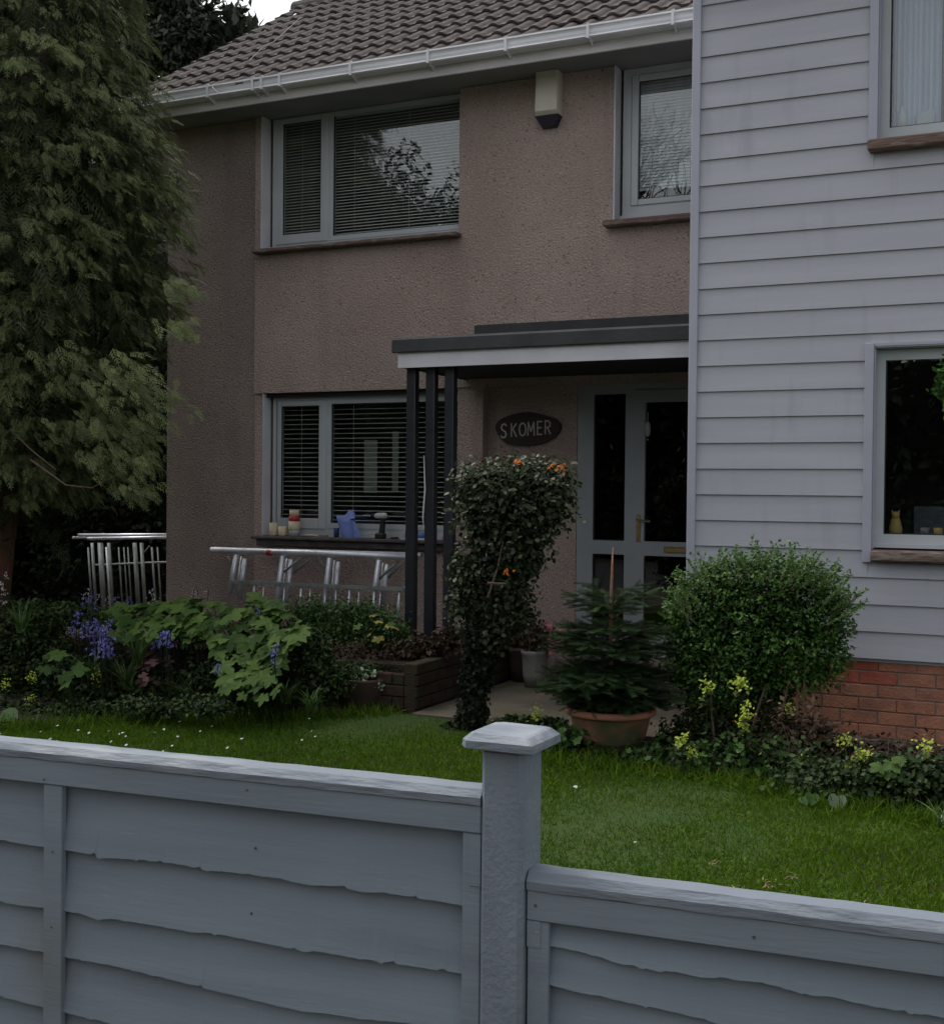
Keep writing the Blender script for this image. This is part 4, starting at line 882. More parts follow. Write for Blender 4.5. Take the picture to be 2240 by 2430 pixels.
# ---- background tree behind roof
bt = thing('background_tree', 'dark leafy evergreen tree rising behind the left end of the roof', 'tree', (-13.2, 16, 0))
bl = []
for (x, y, r_) in ((200,60,120),(280,60,95),(350,50,70),(390,70,55),(300,130,80),(360,120,50),(150,150,120),(420,45,30),(430,95,26),(260,-60,110),(370,-10,60),(240,230,110),(300,260,70),(260,380,120),(200,480,120)):
    p = at(x, y, Y=16); k_ = r_/(2434/18.6)*.85; bl.append((p.x+13.2, 0+random.uniform(-.6,.6), p.z, k_, k_, k_))
leafy('crown', bl, 60000, .115, M['g_yew'], bt, shell=.75, amp=.45, nf=4)
MB().tube([(0,0,0),(0,0,4),(.1,0,7.5)], [.3,.22,.08], 10).build('trunk', M['barkd'], bt)
for (x0,y0,x1,y1) in ((400,90,440,15),(440,60,462,20),(455,80,468,10),(430,110,470,85),(380,60,425,5),(420,120,455,60),(495,85,505,68),(488,80,492,60),(350,60,392,0),(470,70,478,58)):
    a, b = at(x0,y0,Y=16), at(x1,y1,Y=16); K = 55; tt = rng.random(K)
    pp = np.array([tuple(a.lerp(b, s)) for s in tt])+rng.normal(size=(K,3))*.07-np.array([-13.2+0,16,0])
    scatter('twig_leaves', LEAF, pp, frames(randu(K), randu(K)*.7+np.array(tuple((b-a).normalized()))), .13+.09*rng.random(K), M['g_yew'], bt, kind='stuff')
    MB().tube([a-Vector((-13.2,16,0)), b-Vector((-13.2,16,0))], [.014,.005], 4).build('branch', M['barkd'], bt)

# ---- dark hedge added as a black background to the side passage
hg = thing('side_hedge', 'tall very dark hedge closing the passage beyond the house corner', 'hedge', (0,0,0))
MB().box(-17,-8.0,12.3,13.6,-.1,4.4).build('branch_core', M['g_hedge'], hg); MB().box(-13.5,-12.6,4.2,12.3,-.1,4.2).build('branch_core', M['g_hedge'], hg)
leafy('foliage', [(x, 12.0, z, .9,.5,.8) for x in np.arange(-12.6,-7.8,.9) for z in (.5,1.6,2.7,3.8)], 26000, .09, M['g_hedge'], hg, shell=.3)
leafy('foliage', [(-12.4, y, z, .5,.9,.8) for y in np.arange(5,12,1.2) for z in (.5,1.7,2.9,3.9)], 12000, .11, M['g_hedge'], hg, shell=.3)

# ---- trees mirrored in the glass, hedge added across the street to darken lower windows
oh = thing('street_hedge', 'long dark hedge across the street mirrored in the lower windows', 'hedge', (0,0,0))
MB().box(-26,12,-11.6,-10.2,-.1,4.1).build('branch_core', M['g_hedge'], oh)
leafy('foliage', [(x,-10,z,1.2,.5,.8) for x in np.arange(-26,12,1.8) for z in (.6,1.7,2.8,3.8)], 26000, .22, M['g_hedge'], oh, shell=.3)
ot = thing('street_tree', 'big dark evergreen mirrored in the left part of the upper window', 'tree', (-13.8,-10,0))
leafy('crown', [(-.3,0,6.4,3.0,1.4,2.6),(-3.5,0,7.5,2.6,1.5,2.6),(2.2,0,5.6,1.7,1.2,2.1),(3.8,0,4.9,1.3,1.0,2.0)], 75000, .15, M['g_hedge'], ot, shell=.6, amp=.3)
MB().tube([(0,0,0),(0,0,5)], [.35,.2], 8).build('trunk', M['barkd'], ot)
b2t = thing('bare_tree', 'leafless tree across the street mirrored in the upper window', 'tree', (-10.0,-10.6,0))
bm_ = MB(); rb_ = random.Random(4)
def br(p, d, L, r_, dep):
    q = p+d*L+Vector((0,0,.05*L)); bm_.tube([p, (p+q)/2+Vector((rb_.uniform(-.1,.1),rb_.uniform(-.1,.1),0))*L*.3, q], [r_, r_*.8, r_*.6], 4 if dep > 1 else 6, cap=False)
    if dep < 6:
        for _ in range(4 if dep < 4 else 2):
            nd = (d+Vector((rb_.uniform(-.9,.9), rb_.uniform(-.5,.5), rb_.uniform(-.4,.4)))).normalized(); br(q, nd, L*(.42 if dep == 0 else .74), r_*.58, dep+1)
br(Vector((0,0,0)), Vector((-.05,0,1)), 4.6, .13, 0)
bm_.build('branches', M['barkd'], b2t, kind='stuff')

# ---- ivy clad column
iv = thing('ivy_column', 'mushroom shaped climber with dark glossy leaves and orange flowers on ivy trunk', 'shrub', (-3.15,7.0,0))
IV = Vector((-3.15,7.0,0)); YI = 7.0
def px_blobs(lst, Y, org, mpp=None, ysq=1.0):
    out = []
    for x, y, rx, ry in lst:
        p = at(x, y, Y=Y)-org; s = Y/.9036/2434*1.05; out.append((p.x, p.y, p.z, rx*s, rx*s*ysq, ry*s))
    return out
lst = [(940,960,55,50),(1000,945,60,45),(1060,945,55,40),(1085,975,38,55),(1030,1000,65,60),(960,1020,60,60),(1020,1075,50,55),(960,1095,40,45),(1000,1150,42,50),(1020,1205,25,25),(905,1115,24,38),(915,1180,35,50),(975,1220,35,45)]
leafy('crown', px_blobs(lst, YI, IV, ysq=.9), 14000, .030, M['g_ivy'], iv, base=ROUND, shell=.6, amp=.45, nf=6, up=.4)
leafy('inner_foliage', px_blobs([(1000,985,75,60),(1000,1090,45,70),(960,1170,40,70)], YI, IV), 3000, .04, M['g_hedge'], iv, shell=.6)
leafy('trunk_ivy', px_blobs([(938,1260,28,55),(930,1330,27,60),(925,1400,30,42),(900,1428,32,12),(960,1430,36,10),(945,1290,24,40)], YI, IV), 5200, .028, M['g_ivydk'], iv, base=IVY, shell=.5)
MB().tube([(at(930,1435,Y=YI)-IV), (at(930,1330,Y=YI)-IV), (at(945,1240,Y=YI)-IV), (at(975,1150,Y=YI)-IV)], [.06,.05,.045,.03], 8).build('trunk', M['barkd'], iv)
MB().tube([(at(955,1170,Y=6.85)-IV), (at(975,1110,Y=6.85)-IV), (at(985,1060,Y=6.85)-IV)], [.008,.007,.005], 6).build('branch', M['twig'], iv)
MB().tube([(at(955,1142,Y=6.8)-IV), (at(990,1143,Y=6.8)-IV)], [.008,.005], 6).build('branch', M['twig'], iv)
for (x, y, n_) in ((1014,904,16),(1099,915,18),(992,1122,16),(1085,912,5)):
    c0 = np.array(tuple(at(x, y, Y=6.72)-IV)); pp = c0+rng.normal(size=(n_,3))*.012; scatter('flower_cluster', LEAF, pp, frames(randu(n_), randu(n_)+np.array([0,-.5,.2])), .016+.012*rng.random(n_), M['f_orange'], iv, kind='stuff')
# wispy tendrils on top
tp = []
for _ in range(26):
    x = rng.uniform(890,1125); y0 = 915+12*abs((x-1010)/110); a = at(x, y0, Y=7.0); tp += [tuple(a-IV+Vector((rng.normal()*.012, 0, .018*k))) for k in range(int(rng.integers(2,5)))]
tp = np.array(tp); k = len(tp); scatter('tendrils', LEAF, tp, frames(randu(k), randu(k)), .018+.012*rng.random(k), M['g_ivy'], iv, kind='stuff')

# ---- round clipped bush
YB = 7.0; bu = thing('round_bush', 'large round bright green privet bush in front of the cladding', 'shrub', (-1.51,YB,0)); BO = Vector((-1.51,YB,0))
lst = [(1425,1178,84,78),(1500,1155,98,66),(1565,1185,80,72),(1595,1225,52,58),(1480,1230,120,85),(1380,1240,70,80),(1350,1280,48,55),(1420,1310,90,70),(1530,1290,95,60),(1590,1280,60,45),(1340,1200,25,35)]
leafy('crown', px_blobs(lst, YB, BO, ysq=.62), 40000, .026, M['g_box'], bu, shell=.42, amp=.28, nf=5, up=.5, flat=.3)
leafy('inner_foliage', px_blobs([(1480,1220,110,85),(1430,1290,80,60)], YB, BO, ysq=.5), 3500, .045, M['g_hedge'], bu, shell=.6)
leafy('lower_foliage', px_blobs([(1390,1360,60,50),(1440,1410,75,45),(1380,1430,60,35),(1500,1370,55,35),(1540,1440,60,35),(1340,1440,50,25)], YB, BO, ysq=.6), 9500, .026, M['g_ivyd'], bu, shell=.6, amp=.4)
sp, sf, stw = [], [], MB()
for i in range(115):
    u_ = rng.random(); th = rng.uniform(math.pi*.02, math.pi*.98)
    x = 1490+185*math.cos(th)*(.75+.2*rng.random()); y = 1225-118*math.sin(th)*(.80+.15*rng.random())
    a = at(x, y, Y=YB+rng.uniform(-.25,.2)); d = Vector((.9*math.cos(th)+rng.normal()*.2, rng.normal()*.25, .55+.6*math.sin(th))).normalized(); L = rng.uniform(.06,.19)
    stw.tube([a-BO-d*.06, a-BO+d*L], [.0022,.001], 4, cap=False)
    for s_ in np.arange(-.3,1.05,.10):
        for sg_ in (-1,1):
            sp.append(tuple(a-BO+d*L*s_)); sf.append(tuple(d*.8+Vector((sg_*.6*math.cos(s_*9),sg_*.6*math.sin(s_*9),.1))))
sp, sf = np.array(sp), np.array(sf); k = len(sp)
scatter('shoots', LEAF, sp, frames(randu(k)*.6+np.array([0,-.5,.6]), sf), .018+.010*rng.random(k), M['g_box'], bu, .35+.6*rng.random(k), kind='stuff')
stw.build('shoot_twigs', M['twig'], bu, kind='stuff')
for pts in (((1545,1470),(1560,1400),(1562,1330)),((1500,1470),(1530,1400),(1545,1330)),((1575,1480),(1572,1400),(1575,1320)),((1400,1470),(1392,1380),(1395,1260)),((1460,1480),(1480,1400),(1500,1340))):
    MB().tube([at(*q, Y=YB-.12)-BO for q in pts], [.009,.008,.006], 6).build('branch', M['twig'], bu)

# ---- potted fir
YT = 6.8; FO = at(1195,1392,Y=YT); FO = Vector((FO.x, YT, 0)); 
pot = thing('terracotta_pot', 'wide terracotta pot with rolled rim holding the little fir tree', 'plant pot', (FO.x, YT, .02))
MB().lathe([(0,.0),(.165,.0),(.178,.02),(.185,.045),(.195,.05),(.198,.06),(.215,.12),(.225,.17),(.234,.20),(.235,.205)],n=40).build('bowl', M['terra'], pot, True)
MB().lathe([(.236,.200),(.252,.202),(.262,.212),(.262,.228),(.25,.240),(.232,.240),(.225,.225),(.222,.19)],n=40).build('rim', M['terralip'], pot, True)
MB().lathe([(.224,.205),(.1,.212),(0,.215)],n=24).build('soil', M['soil'], pot)
fir = thing('fir_tree', 'small dark potted fir with a bare upright leader in terracotta pot', 'tree', (FO.x, YT, .22))
MB().tube([(0,0,0),(0,0,.3),(-.005,0,.62),(0,0,.80),(.004,0,.96)], [.018,.014,.010,.008,.0035], 8).build('trunk', mat('fir_bark',(.22,.12,.075),(.30,.18,.11),scale=30,rough=.9), fir, True)
def needle_twig():
    vs = []; fs = []
    for i in range(17):
        t_ = i/16
        for s_ in (-1,1):
            i0 = len(vs); vs += [(t_-.022,0,0),(t_+.022,0,0),(t_+.12,s_*.22,.05)]; fs.append((i0,i0+1,i0+2))
        i0 = len(vs); vs += [(t_-.022,0,0),(t_+.022,0,0),(t_+.09,0.05*(-1)**i,.16)]; fs.append((i0,i0+1,i0+2))
    return vs, fs
NT = needle_twig(); fpz, ffz, fsc, fnr = [], [], [], []
rf = np.random.default_rng(11)
levels = [(.62,.20,6),(.54,.27,8),(.47,.31,10),(.40,.35,13),(.34,.37,14),(.28,.39,15),(.22,.41,16),(.17,.41,16),(.13,.37,14),(.10,.28,9)]
twg = MB()
for z, L, nb_ in levels:
    for b_ in range(nb_):
        a = 2*math.pi*(b_+rf.random()*.7)/nb_+z*7; el = (.52 if z > .5 else .20 if z > .3 else -.12)+rf.normal()*.08; Lb = L*(.8+.35*rf.random())
        d = np.array([math.cos(a)*math.cos(el), math.sin(a)*math.cos(el), math.sin(el)]); sd_ = np.array([-math.sin(a), math.cos(a), 0])
        st_ = np.array([0,0,z]); nseg = max(3, int(Lb/.045))
        twg.tube([tuple(st_), tuple(st_+d*Lb*.9)], [.004,.002], 4, cap=False)
        for s_ in range(nseg):
            t_ = (s_+.3)/nseg; p = st_+d*Lb*t_*.9; p[2] -= .02*t_*t_ if z < .5 else -.02*t_
            fpz.append(p); ffz.append(d); fsc.append(.10); fnr.append([0,0,1.])
            if t_ > .25:
                for q in (-1,1):
                    fpz.append(p); ffz.append(d*.75+sd_*q*.75); fsc.append((.085+.05*(1-t_))*(1.0+.3*rf.random())); fnr.append([0,0,1.])
fpz, ffz, fnr = np.array(fpz), np.array(ffz), np.array(fnr)+rf.normal(size=(len(fpz),3))*.18
scatter('needles', NT, fpz, frames(fnr, ffz), np.array(fsc), M['g_fir'], fir, kind='stuff'); twg.build('branches', M['barkd'], fir, kind='stuff')

# ---- small pots by the porch
pt = thing('plant_pot', 'small pale grey pot beside the porch wall', 'plant pot', (-3.55,8.62,.03))
MB().lathe([(0,0),(.075,0),(.09,.10),(.098,.24),(.105,.25),(.105,.275),(.095,.275),(.09,.25),(0,.25)],n=28).build('bowl', M['stone'], pt, True)
pk = thing('pink_flower_plant', 'straggly plant with pink blossoms growing in the pale pot', 'plant', (-3.55,8.62,.28))
leafy('foliage', [(0,0,.06,.12,.1,.08),(.06,0,.15,.08,.08,.09)], 500, .035, M['g_brown'], pk)
pp = np.array([tuple(at(x, y, Y=8.5)-Vector((-3.55,8.62,.28))) for x, y in ((1078,1222),(1083,1232),(1075,1228),(1090,1240),(1087,1255),(1082,1252),(1086,1268),(1080,1270))]*4)+rng.normal(size=(32,3))*.012
scatter('blossom', ROUND, pp, frames(randu(32)+np.array([0,-1,.3]), randu(32)), .028+.012*rng.random(32), M['f_pink'], pk, kind='stuff')
pt = thing('plant_pot', 'dark brown pot in the shade left of the pale pot', 'plant pot', (-3.80,8.80,.03))
pt.location = (-3.74,8.85,.03)
MB().lathe([(0,0),(.09,0),(.11,.10),(.13,.23),(.138,.24),(.138,.265),(.125,.265),(.12,.24),(0,.24)],n=28).build('bowl', M['dpot'], pt, True)
bp_ = thing('brown_leaf_plant', 'dark red brown leafy plant growing in the dark pot', 'plant', (-3.74,8.85,.28))
leafy('foliage', [(0,0,.08,.16,.14,.12),(-.05,0,.2,.1,.1,.12)], 1300, .035, M['g_brown'], bp_)
bw = thing('bowl_planter', 'low dark bowl planter at the lawn corner by the brick wall', 'plant pot', tuple(at(712,1386,Z=.0))); BWL = Vector(bw.location)
MB().lathe([(0,0),(.13,0),(.16,.06),(.195,.16),(.21,.20),(.215,.215),(.19,.215),(.17,.18),(0,.18)],n=30).build('bowl', M['dpot'], bw, True)
vi = thing('variegated_ivy', 'pale variegated trailing plant spilling over the low bowl planter', 'plant', tuple(BWL+Vector((0,0,.2))))
leafy('foliage', [(-.02,0,.04,.19,.15,.06)], 1300, .028, M['g_ivyd'], vi)
leafy('variegated_leaves', [(.10,-.10,.0,.09,.05,.07),(-.13,-.08,.02,.08,.06,.04),(.02,-.1,.05,.1,.06,.03)], 190, .030, M['g_var'], vi, base=ROUND)
tag(MB().bbox(0,.10,0,.012,0,.20,.002).build('slate_piece', M['plinth']), 'upright grey slab leaning beside the low bowl planter', 'slab').location = tuple(BWL+Vector((.19,.02,0)))

# ---- maple-leaved plant: every big leaf is its own part
def maple_mesh(name, m, v, seed):
    r = random.Random(seed); lobes = [(-128,.55),(-62,.86),(0,1.05),(62,.86),(128,.55)]; pts = []
    for i, (a, L) in enumerate(lobes):
        for da, f in ((-24,.66),(-18,.72),(-11,.84),(0,1.0),(11,.84),(18,.72),(24,.66)):
            if abs(da) == 18: f += .06
            aa = R_(a+da); rr = L*f*r.uniform(.94,1.06); pts.append((rr*math.cos(aa), rr*math.sin(aa)))
        if i < 4: aa = R_(a+32); rr = .56*r.uniform(.92,1.08); pts.append((rr*math.cos(aa), rr*math.sin(aa)))
    pts = [(-.06,-.04)]+pts+[(-.06,.04)]
    vs = [(.0,0,0)]+[(x, y, -.16*(x*x+y*y)+.05*math.cos(3*math.atan2(y,x))*math.hypot(x,y)+r.uniform(-.015,.015)) for x, y in pts]
    n = len(pts); me = bpy.data.meshes.new(name); me.from_pydata(vs, [], [(0, i+1, (i+1)%n+1) for i in range(n)]); me.materials.append(m)
    a = me.attributes.new('v','FLOAT','POINT'); a.data.foreach_set('value', np.full(len(vs), v, np.float32)); return me
def place_leaf(me, parent, p, nrm, fwd, s):
    z = nrm.normalized(); x = (fwd-z*fwd.dot(z)).normalized(); y = z.cross(x); o = bpy.data.objects.new('leaf', me); col.objects.link(o); o.parent = parent
    o.matrix_local = Matrix.Translation(p-Vector(parent.location)) @ Matrix((x,y,z)).transposed().to_4x4() @ Matrix.Scale(s,4); return o
mm = [maple_mesh('maple_leaf', M['g_maple'], v, i) for i, v in enumerate((.0,.2,.4,.55,.7,.85,1.0))]
my = [maple_mesh('yellow_maple_leaf', M['g_yellow'], v, 20+i) for i, v in enumerate((.2,.8))]
mpur = [maple_mesh('purple_leaf', M['g_purple'], v, 30+i) for i, v in enumerate((.1,.5,.9))]
def inpoly(x, y, pl):
    c = False
    for i in range(len(pl)):
        (x1,y1),(x2,y2) = pl[i], pl[i-1]
        if (y1 > y) != (y2 > y) and x < (x2-x1)*(y-y1)/(y2-y1)+x1: c = not c
    return c
rr = random.Random(21)
def leaf_plant(name, label, cat, poly, N, ms, Ynear, Yfar, smin, smax, group=None, yref=None):
    ys = [p[1] for p in poly]; xs_ = [p[0] for p in poly]; y0, y1 = min(ys), max(ys); xc = sum(xs_)/len(xs_)
    base = at(xc, y1, Y=Ynear); t = thing(name, label, cat, (base.x, (Ynear+Yfar)/2, 0), 0, group)
    k = 0; tries = 0; stems = MB()
    while k < N and tries < 4000:
        tries += 1; x, y = rr.uniform(min(xs_),max(xs_)), y0+(y1-y0)*rr.random()**1.0
        if not inpoly(x, y, poly): continue
        f = (y1-y)/(y1-y0); Y = Ynear+(Yfar-Ynear)*f+rr.uniform(-.12,.12); p = at(x, y, Y=Y); p.z = max(p.z, .05)
        s = rr.uniform(smin, smax)*(1.0 if f > .3 else .8)
        nrm = Vector((rr.gauss(.05,.34), -.32+rr.gauss(0,.28)-.5*(1-f), .75+.5*f)); fw = Vector((rr.gauss(0,.9), -.7+rr.gauss(0,.5), -.35))
        place_leaf(rr.choice(ms), t, p, nrm, fw, s); k += 1
        stems.tube([p-Vector(t.location), p-Vector(t.location)+Vector((rr.gauss(0,.04),.10,-.14)), Vector((p.x-t.location.x*1.0, p.y-t.location.y+.16, max(0,p.z-.45)))], .0022, 3, cap=False)
    stems.build('stems', M['g_ivyd'], t, kind='stuff'); return t
leaf_plant('maple_leaved_shrub', 'spreading plant with big jagged maple-like pale green leaves in the left bed', 'shrub',
    [(215,1200),(300,1180),(420,1176),(530,1165),(585,1200),(588,1245),(560,1290),(530,1330),(470,1350),(425,1330),(440,1280),(400,1262),(330,1240),(240,1222)], 215, mm, 6.35, 7.1, .06, .125)
leaf_plant('maple_leaved_shrub', 'flat spread of overlapping jagged green leaves left of the biggest leaf mass', 'shrub',
    [(175,1195),(260,1178),(400,1178),(420,1235),(330,1262),(215,1245)], 85, mm, 6.45, 7.0, .06, .11)
leaf_plant('maple_leaved_shrub', 'small group of jagged green leaves hanging low near the lawn at bed centre', 'shrub',
    [(430,1300),(560,1290),(545,1350),(490,1380),(440,1350)], 18, mm, 6.2, 6.5, .05,.09)
leaf_plant('maple_leaved_shrub', 'few broad dull green jagged leaves at the far left of the bed', 'shrub',
    [(85,1275),(140,1260),(165,1300),(130,1345),(80,1330)], 12, mm[:3], 6.1, 6.4, .06,.10)
leaf_plant('purple_leaf_plant', 'low plant with dusky purple brown leaves below the bluebells', 'plant',
    [(250,1260),(330,1250),(345,1300),(300,1345),(255,1330)], 36, mpur, 6.4, 6.8, .035,.062)
leaf_plant('purple_leaf_plant', 'dull brown purple leaves behind the left bluebells', 'plant',
    [(120,1240),(190,1235),(200,1265),(150,1275)], 12, mpur, 6.9, 7.1, .035,.06)
leaf_plant('yellow_leaf_shrub', 'sparse shrub with yellowing leaves in front of the scaffold frame', 'shrub',
    [(690,1205),(760,1200),(780,1240),(720,1260),(680,1240)], 9, my+mm[3:5], 7.4, 7.6, .035,.06)
# dark filler foliage of the left bed
fb = thing('bed_undergrowth', 'dense dark undergrowth filling the left flower bed', 'undergrowth', (-5,7,0))
def bedblobs(l, Y, o=(-5,7,0)): return px_blobs(l, Y, Vector(o), ysq=.6)
leafy('leaves', bedblobs([(60,1215,90,45),(150,1205,70,25),(60,1240,90,55),(20,1300,80,70),(120,1310,90,60),(40,1380,90,40),(150,1380,80,40),(230,1340,80,55),(320,1350,80,50),(400,1340,70,55)], 6.7), 22000, .035, M['g_ivyd'], fb, shell=.6, amp=.4)
leafy('leaves', bedblobs([(480,1385,80,30),(560,1355,60,35),(600,1290,60,60),(640,1330,50,40)], 7.0), 9000, .035, M['g_ivyd'], fb, shell=.6, amp=.4)
MB().box(-5.6,.2,-.1,.30,-.1,.10).build('leaf_litter', M['soil'], fb)
sh = thing('feathery_shrub', 'loose mid green shrub growing in front of the scaffold frame', 'shrub', (-4.8,7.8,0))
leafy('foliage', px_blobs([(610,1202,62,32),(690,1208,60,36),(750,1228,45,38),(660,1260,80,45),(740,1275,50,30),(790,1250,18,30),(600,1250,50,50)], 7.85, Vector((-4.8,7.8,0)), ysq=.5), 15000, .026, leafmat('shrub_mid',(.022,.055,.012),(.085,.165,.035),.25,.5), sh, shell=.7, amp=.45, nf=5)
leafy('foliage', px_blobs([(690,1290,100,30),(780,1290,40,20),(640,1300,60,30)], 7.7, Vector((-4.8,7.8,0)), ysq=.5), 6000, .03, M['g_brown'], sh, shell=.8, amp=.4)
dl = thing('dead_leaf_pile', 'heap of brown dead stems and leaves at the foot of the black posts', 'dead leaves', (-4.05,7.9,.3))
leafy('leaves', px_blobs([(800,1275,40,16),(850,1265,45,18),(880,1250,25,20)], 7.75, Vector((-4.05,7.9,.3)), ysq=.6), 2600, .035, M['g_brown'], dl, shell=.9, amp=.5)
leafy('low_leaves', bedblobs([(50,1398,100,20),(170,1392,80,20),(290,1385,80,18),(400,1382,70,16)], 6.25), 7000, .032, M['g_ivyd'], fb, shell=.8, amp=.5)
# strap leaves, bluebells
def strap_clump(label, x, y, Y, n_, h, group='strap leaved clumps along the lawn edge', m='g_strap', w=.017):
    p = at(x, y, Y=Y); t = thing('strap_leaf_clump', label, 'plant', (p.x, Y, max(p.z,0)), 0, group); mb = MB()
    r = random.Random(int(x*7+y)); vals = []
    for i in range(n_):
        a = r.uniform(0, 6.28); L = h*r.uniform(.6,1.2); lean = r.uniform(.25,1.0); ww = w*r.uniform(.6,1.2); pts = []
        for k in range(5):
            s_ = k/4; pts.append(Vector((math.cos(a)*lean*L*s_**1.5+.03*math.cos(a*3), math.sin(a)*lean*L*s_**1.5, L*(s_-.45*lean*s_*s_))))
        sd_ = Vector((-math.sin(a), math.cos(a), 0)); vs = []
        for k, q in enumerate(pts): wk = ww*(1-(k/4)**2)*.5+.0004; vs += [q-sd_*wk, q+sd_*wk]
        o0 = len(mb.v); mb.add(vs, [(2*k,2*k+1,2*k+3,2*k+2) for k in range(4)]); vals += [r.random()]*10
    o = mb.build('leaves', M[m], t, kind='stuff'); a_ = o.data.attributes.new('v','FLOAT','POINT'); a_.data.foreach_set('value', np.array(vals, np.float32)); return t
for i, (x, y, n_, h, l_) in enumerate(((150,1392,34,.20,'strap leaves at the lawn edge under the broad dull leaves'),(380,1378,34,.22,'strap leaves right of the purple leaved plant'),(250,1350,30,.24,'strap leaves in the shade left of the purple leaved plant'),(490,1385,34,.20,'strap leaves drooping onto the lawn left of the bed centre'),(560,1378,30,.20,'arching strap leaves at the lawn edge below the big leaves'),(610,1388,26,.17,'small strap leaved tuft left of the bowl planter'),(330,1375,30,.18,'strap leaves under the purple leaved plant'),(210,1390,34,.18,'flattened strap leaves at the left lawn edge'),(270,1300,30,.30,'upright strap leaves beside the bluebells'),(180,1330,24,.25,'upright strap leaves below the main bluebells'),(40,1240,30,.28,'arching strap leaves at the far left edge'),(430,1390,22,.15,'short strap tuft between the lawn daisies'))):
    strap_clump(l_, x, y, 6.6 if y > 1350 else 6.5, n_, h)
strap_clump('grassy tuft at the right photo edge beside the lawn', 1848, 1620, 5.9, 20, .14)
def bluebells(label, spots, Y, m='f_blue', grp='clumps of bluebells in the left bed', size=.020, name='bluebell_clump'):
    c0 = at(*spots[0][:2], Y=Y); t = thing(name, label, 'flowers', (c0.x, Y, 0), 0, grp); st = MB(); pp = []; r = random.Random(int(spots[0][0]))
    for x, y in spots:
        p = at(x, y, Y=Y+r.uniform(-.12,.12))-Vector(t.location); L = .10
        st.tube([(p.x+.02, p.y, max(0,p.z-.3)), (p.x, p.y, p.z-.05), (p.x+.02, p.y-.01, p.z+.04)], .0025, 4, cap=False)
        for k in range(11): pp.append((p.x+r.gauss(0,.012), p.y+r.gauss(0,.012), p.z+r.uniform(-.055,.045)))
    pp = np.array(pp); k = len(pp)
    BELL = ([(0,0,0),(.3,.22,0),(1,.42,.06),(.3,-.11,.19),(1,-.21,.36),(.3,-.11,-.19),(1,-.21,-.36),(.75,0,.45),(.75,.3,-.25),(.75,-.4,0)], [(0,1,2,8,5),(0,3,4,7,1),(0,5,6,9,3)])
    scatter('bells', BELL, pp, frames(randu(k), randu(k)*.7+np.array([0,-.2,-.5])), size*(.8+.6*rng.random(k)), M[m], t, kind='stuff'); st.build('stems', M['g_ivyd'], t, kind='stuff'); return t
jit = lambda x, y, n_, sx, sy: [(rr.gauss(x,sx), rr.gauss(y,sy)) for _ in range(n_)]
bluebells('main drift of bluebells standing at the left of the bed', jit(175,1225,13,18,14)+jit(200,1245,9,14,8), 6.6)
bluebells('tall bluebells against the dark passage', jit(190,1180,8,22,8)+jit(170,1200,6,14,8), 7.1)
bluebells('bluebells drooping above the long strap leaves', jit(205,1272,9,11,8), 6.4)
bluebells('compact blue flower head above the purple leaves', jit(325,1252,8,11,4), 6.5)
bluebells('single bluebell among the big jagged leaves', [(509,1197),(512,1200)], 6.9)
bluebells('single small bluebell low beside the big jagged leaves', [(425,1306),(537,1290),(538,1270)], 6.4)
bluebells('pale lilac bluebell in front of the passage scaffold', [(250,1180),(252,1184)], 7.0)
bluebells('white bell flowers beside the house corner', jit(304,1168,3,6,6), 7.1, 'f_white', 'white bell flowers in the left bed', .014, 'white_bell_flowers')
bluebells('white bell flowers at the far left photo edge', jit(6,1150,4,3,14), 6.6, 'f_white', 'white bell flowers in the left bed', .014, 'white_bell_flowers')
bluebells('white bell flowers among the tall bluebells', jit(190,1172,4,22,6), 7.1, 'f_white', 'white bell flowers in the left bed', .011, 'white_bell_flowers')
bluebells('tiny white flowers in front of the corner wall', jit(385,1163,3,10,2), 7.6, 'f_white', 'white bell flowers in the left bed', .008, 'white_bell_flowers')
# euphorbia
def euph(label, x, y, Y, n_, s_, tall=.2):
    p = at(x, y, Y=Y); t = thing('euphorbia', label, 'plant', (p.x, Y, 0), 0, 'yellow green spurge flower heads')
    k = n_*5; pp = rng.normal(size=(k,3))*np.array([.020,.018,.024])*s_+np.array([0,0,p.z])
    scatter('flower_head', ROUND, pp, frames(randu(k)*.6+np.array([0,-.4,.8]), randu(k)), (.013+.008*rng.random(k))*s_, M['g_euph'], t, kind='stuff')
    MB().tube([(0,.02,max(0,p.z-tall)),(0,0,p.z)], .003, 5).build('stem', M['g_strap'], t)
    k = 16; pp = np.stack([rng.normal(size=k)*.006, rng.normal(size=k)*.006, p.z-.03-tall*.6*rng.random(k)],1); scatter('leaves', LEAF, pp, frames(np.tile([0,0,1.],(k,1))+randu(k)*.3, randu(k)), .045+.02*rng.random(k), M['g_ivyd'], t, kind='stuff')
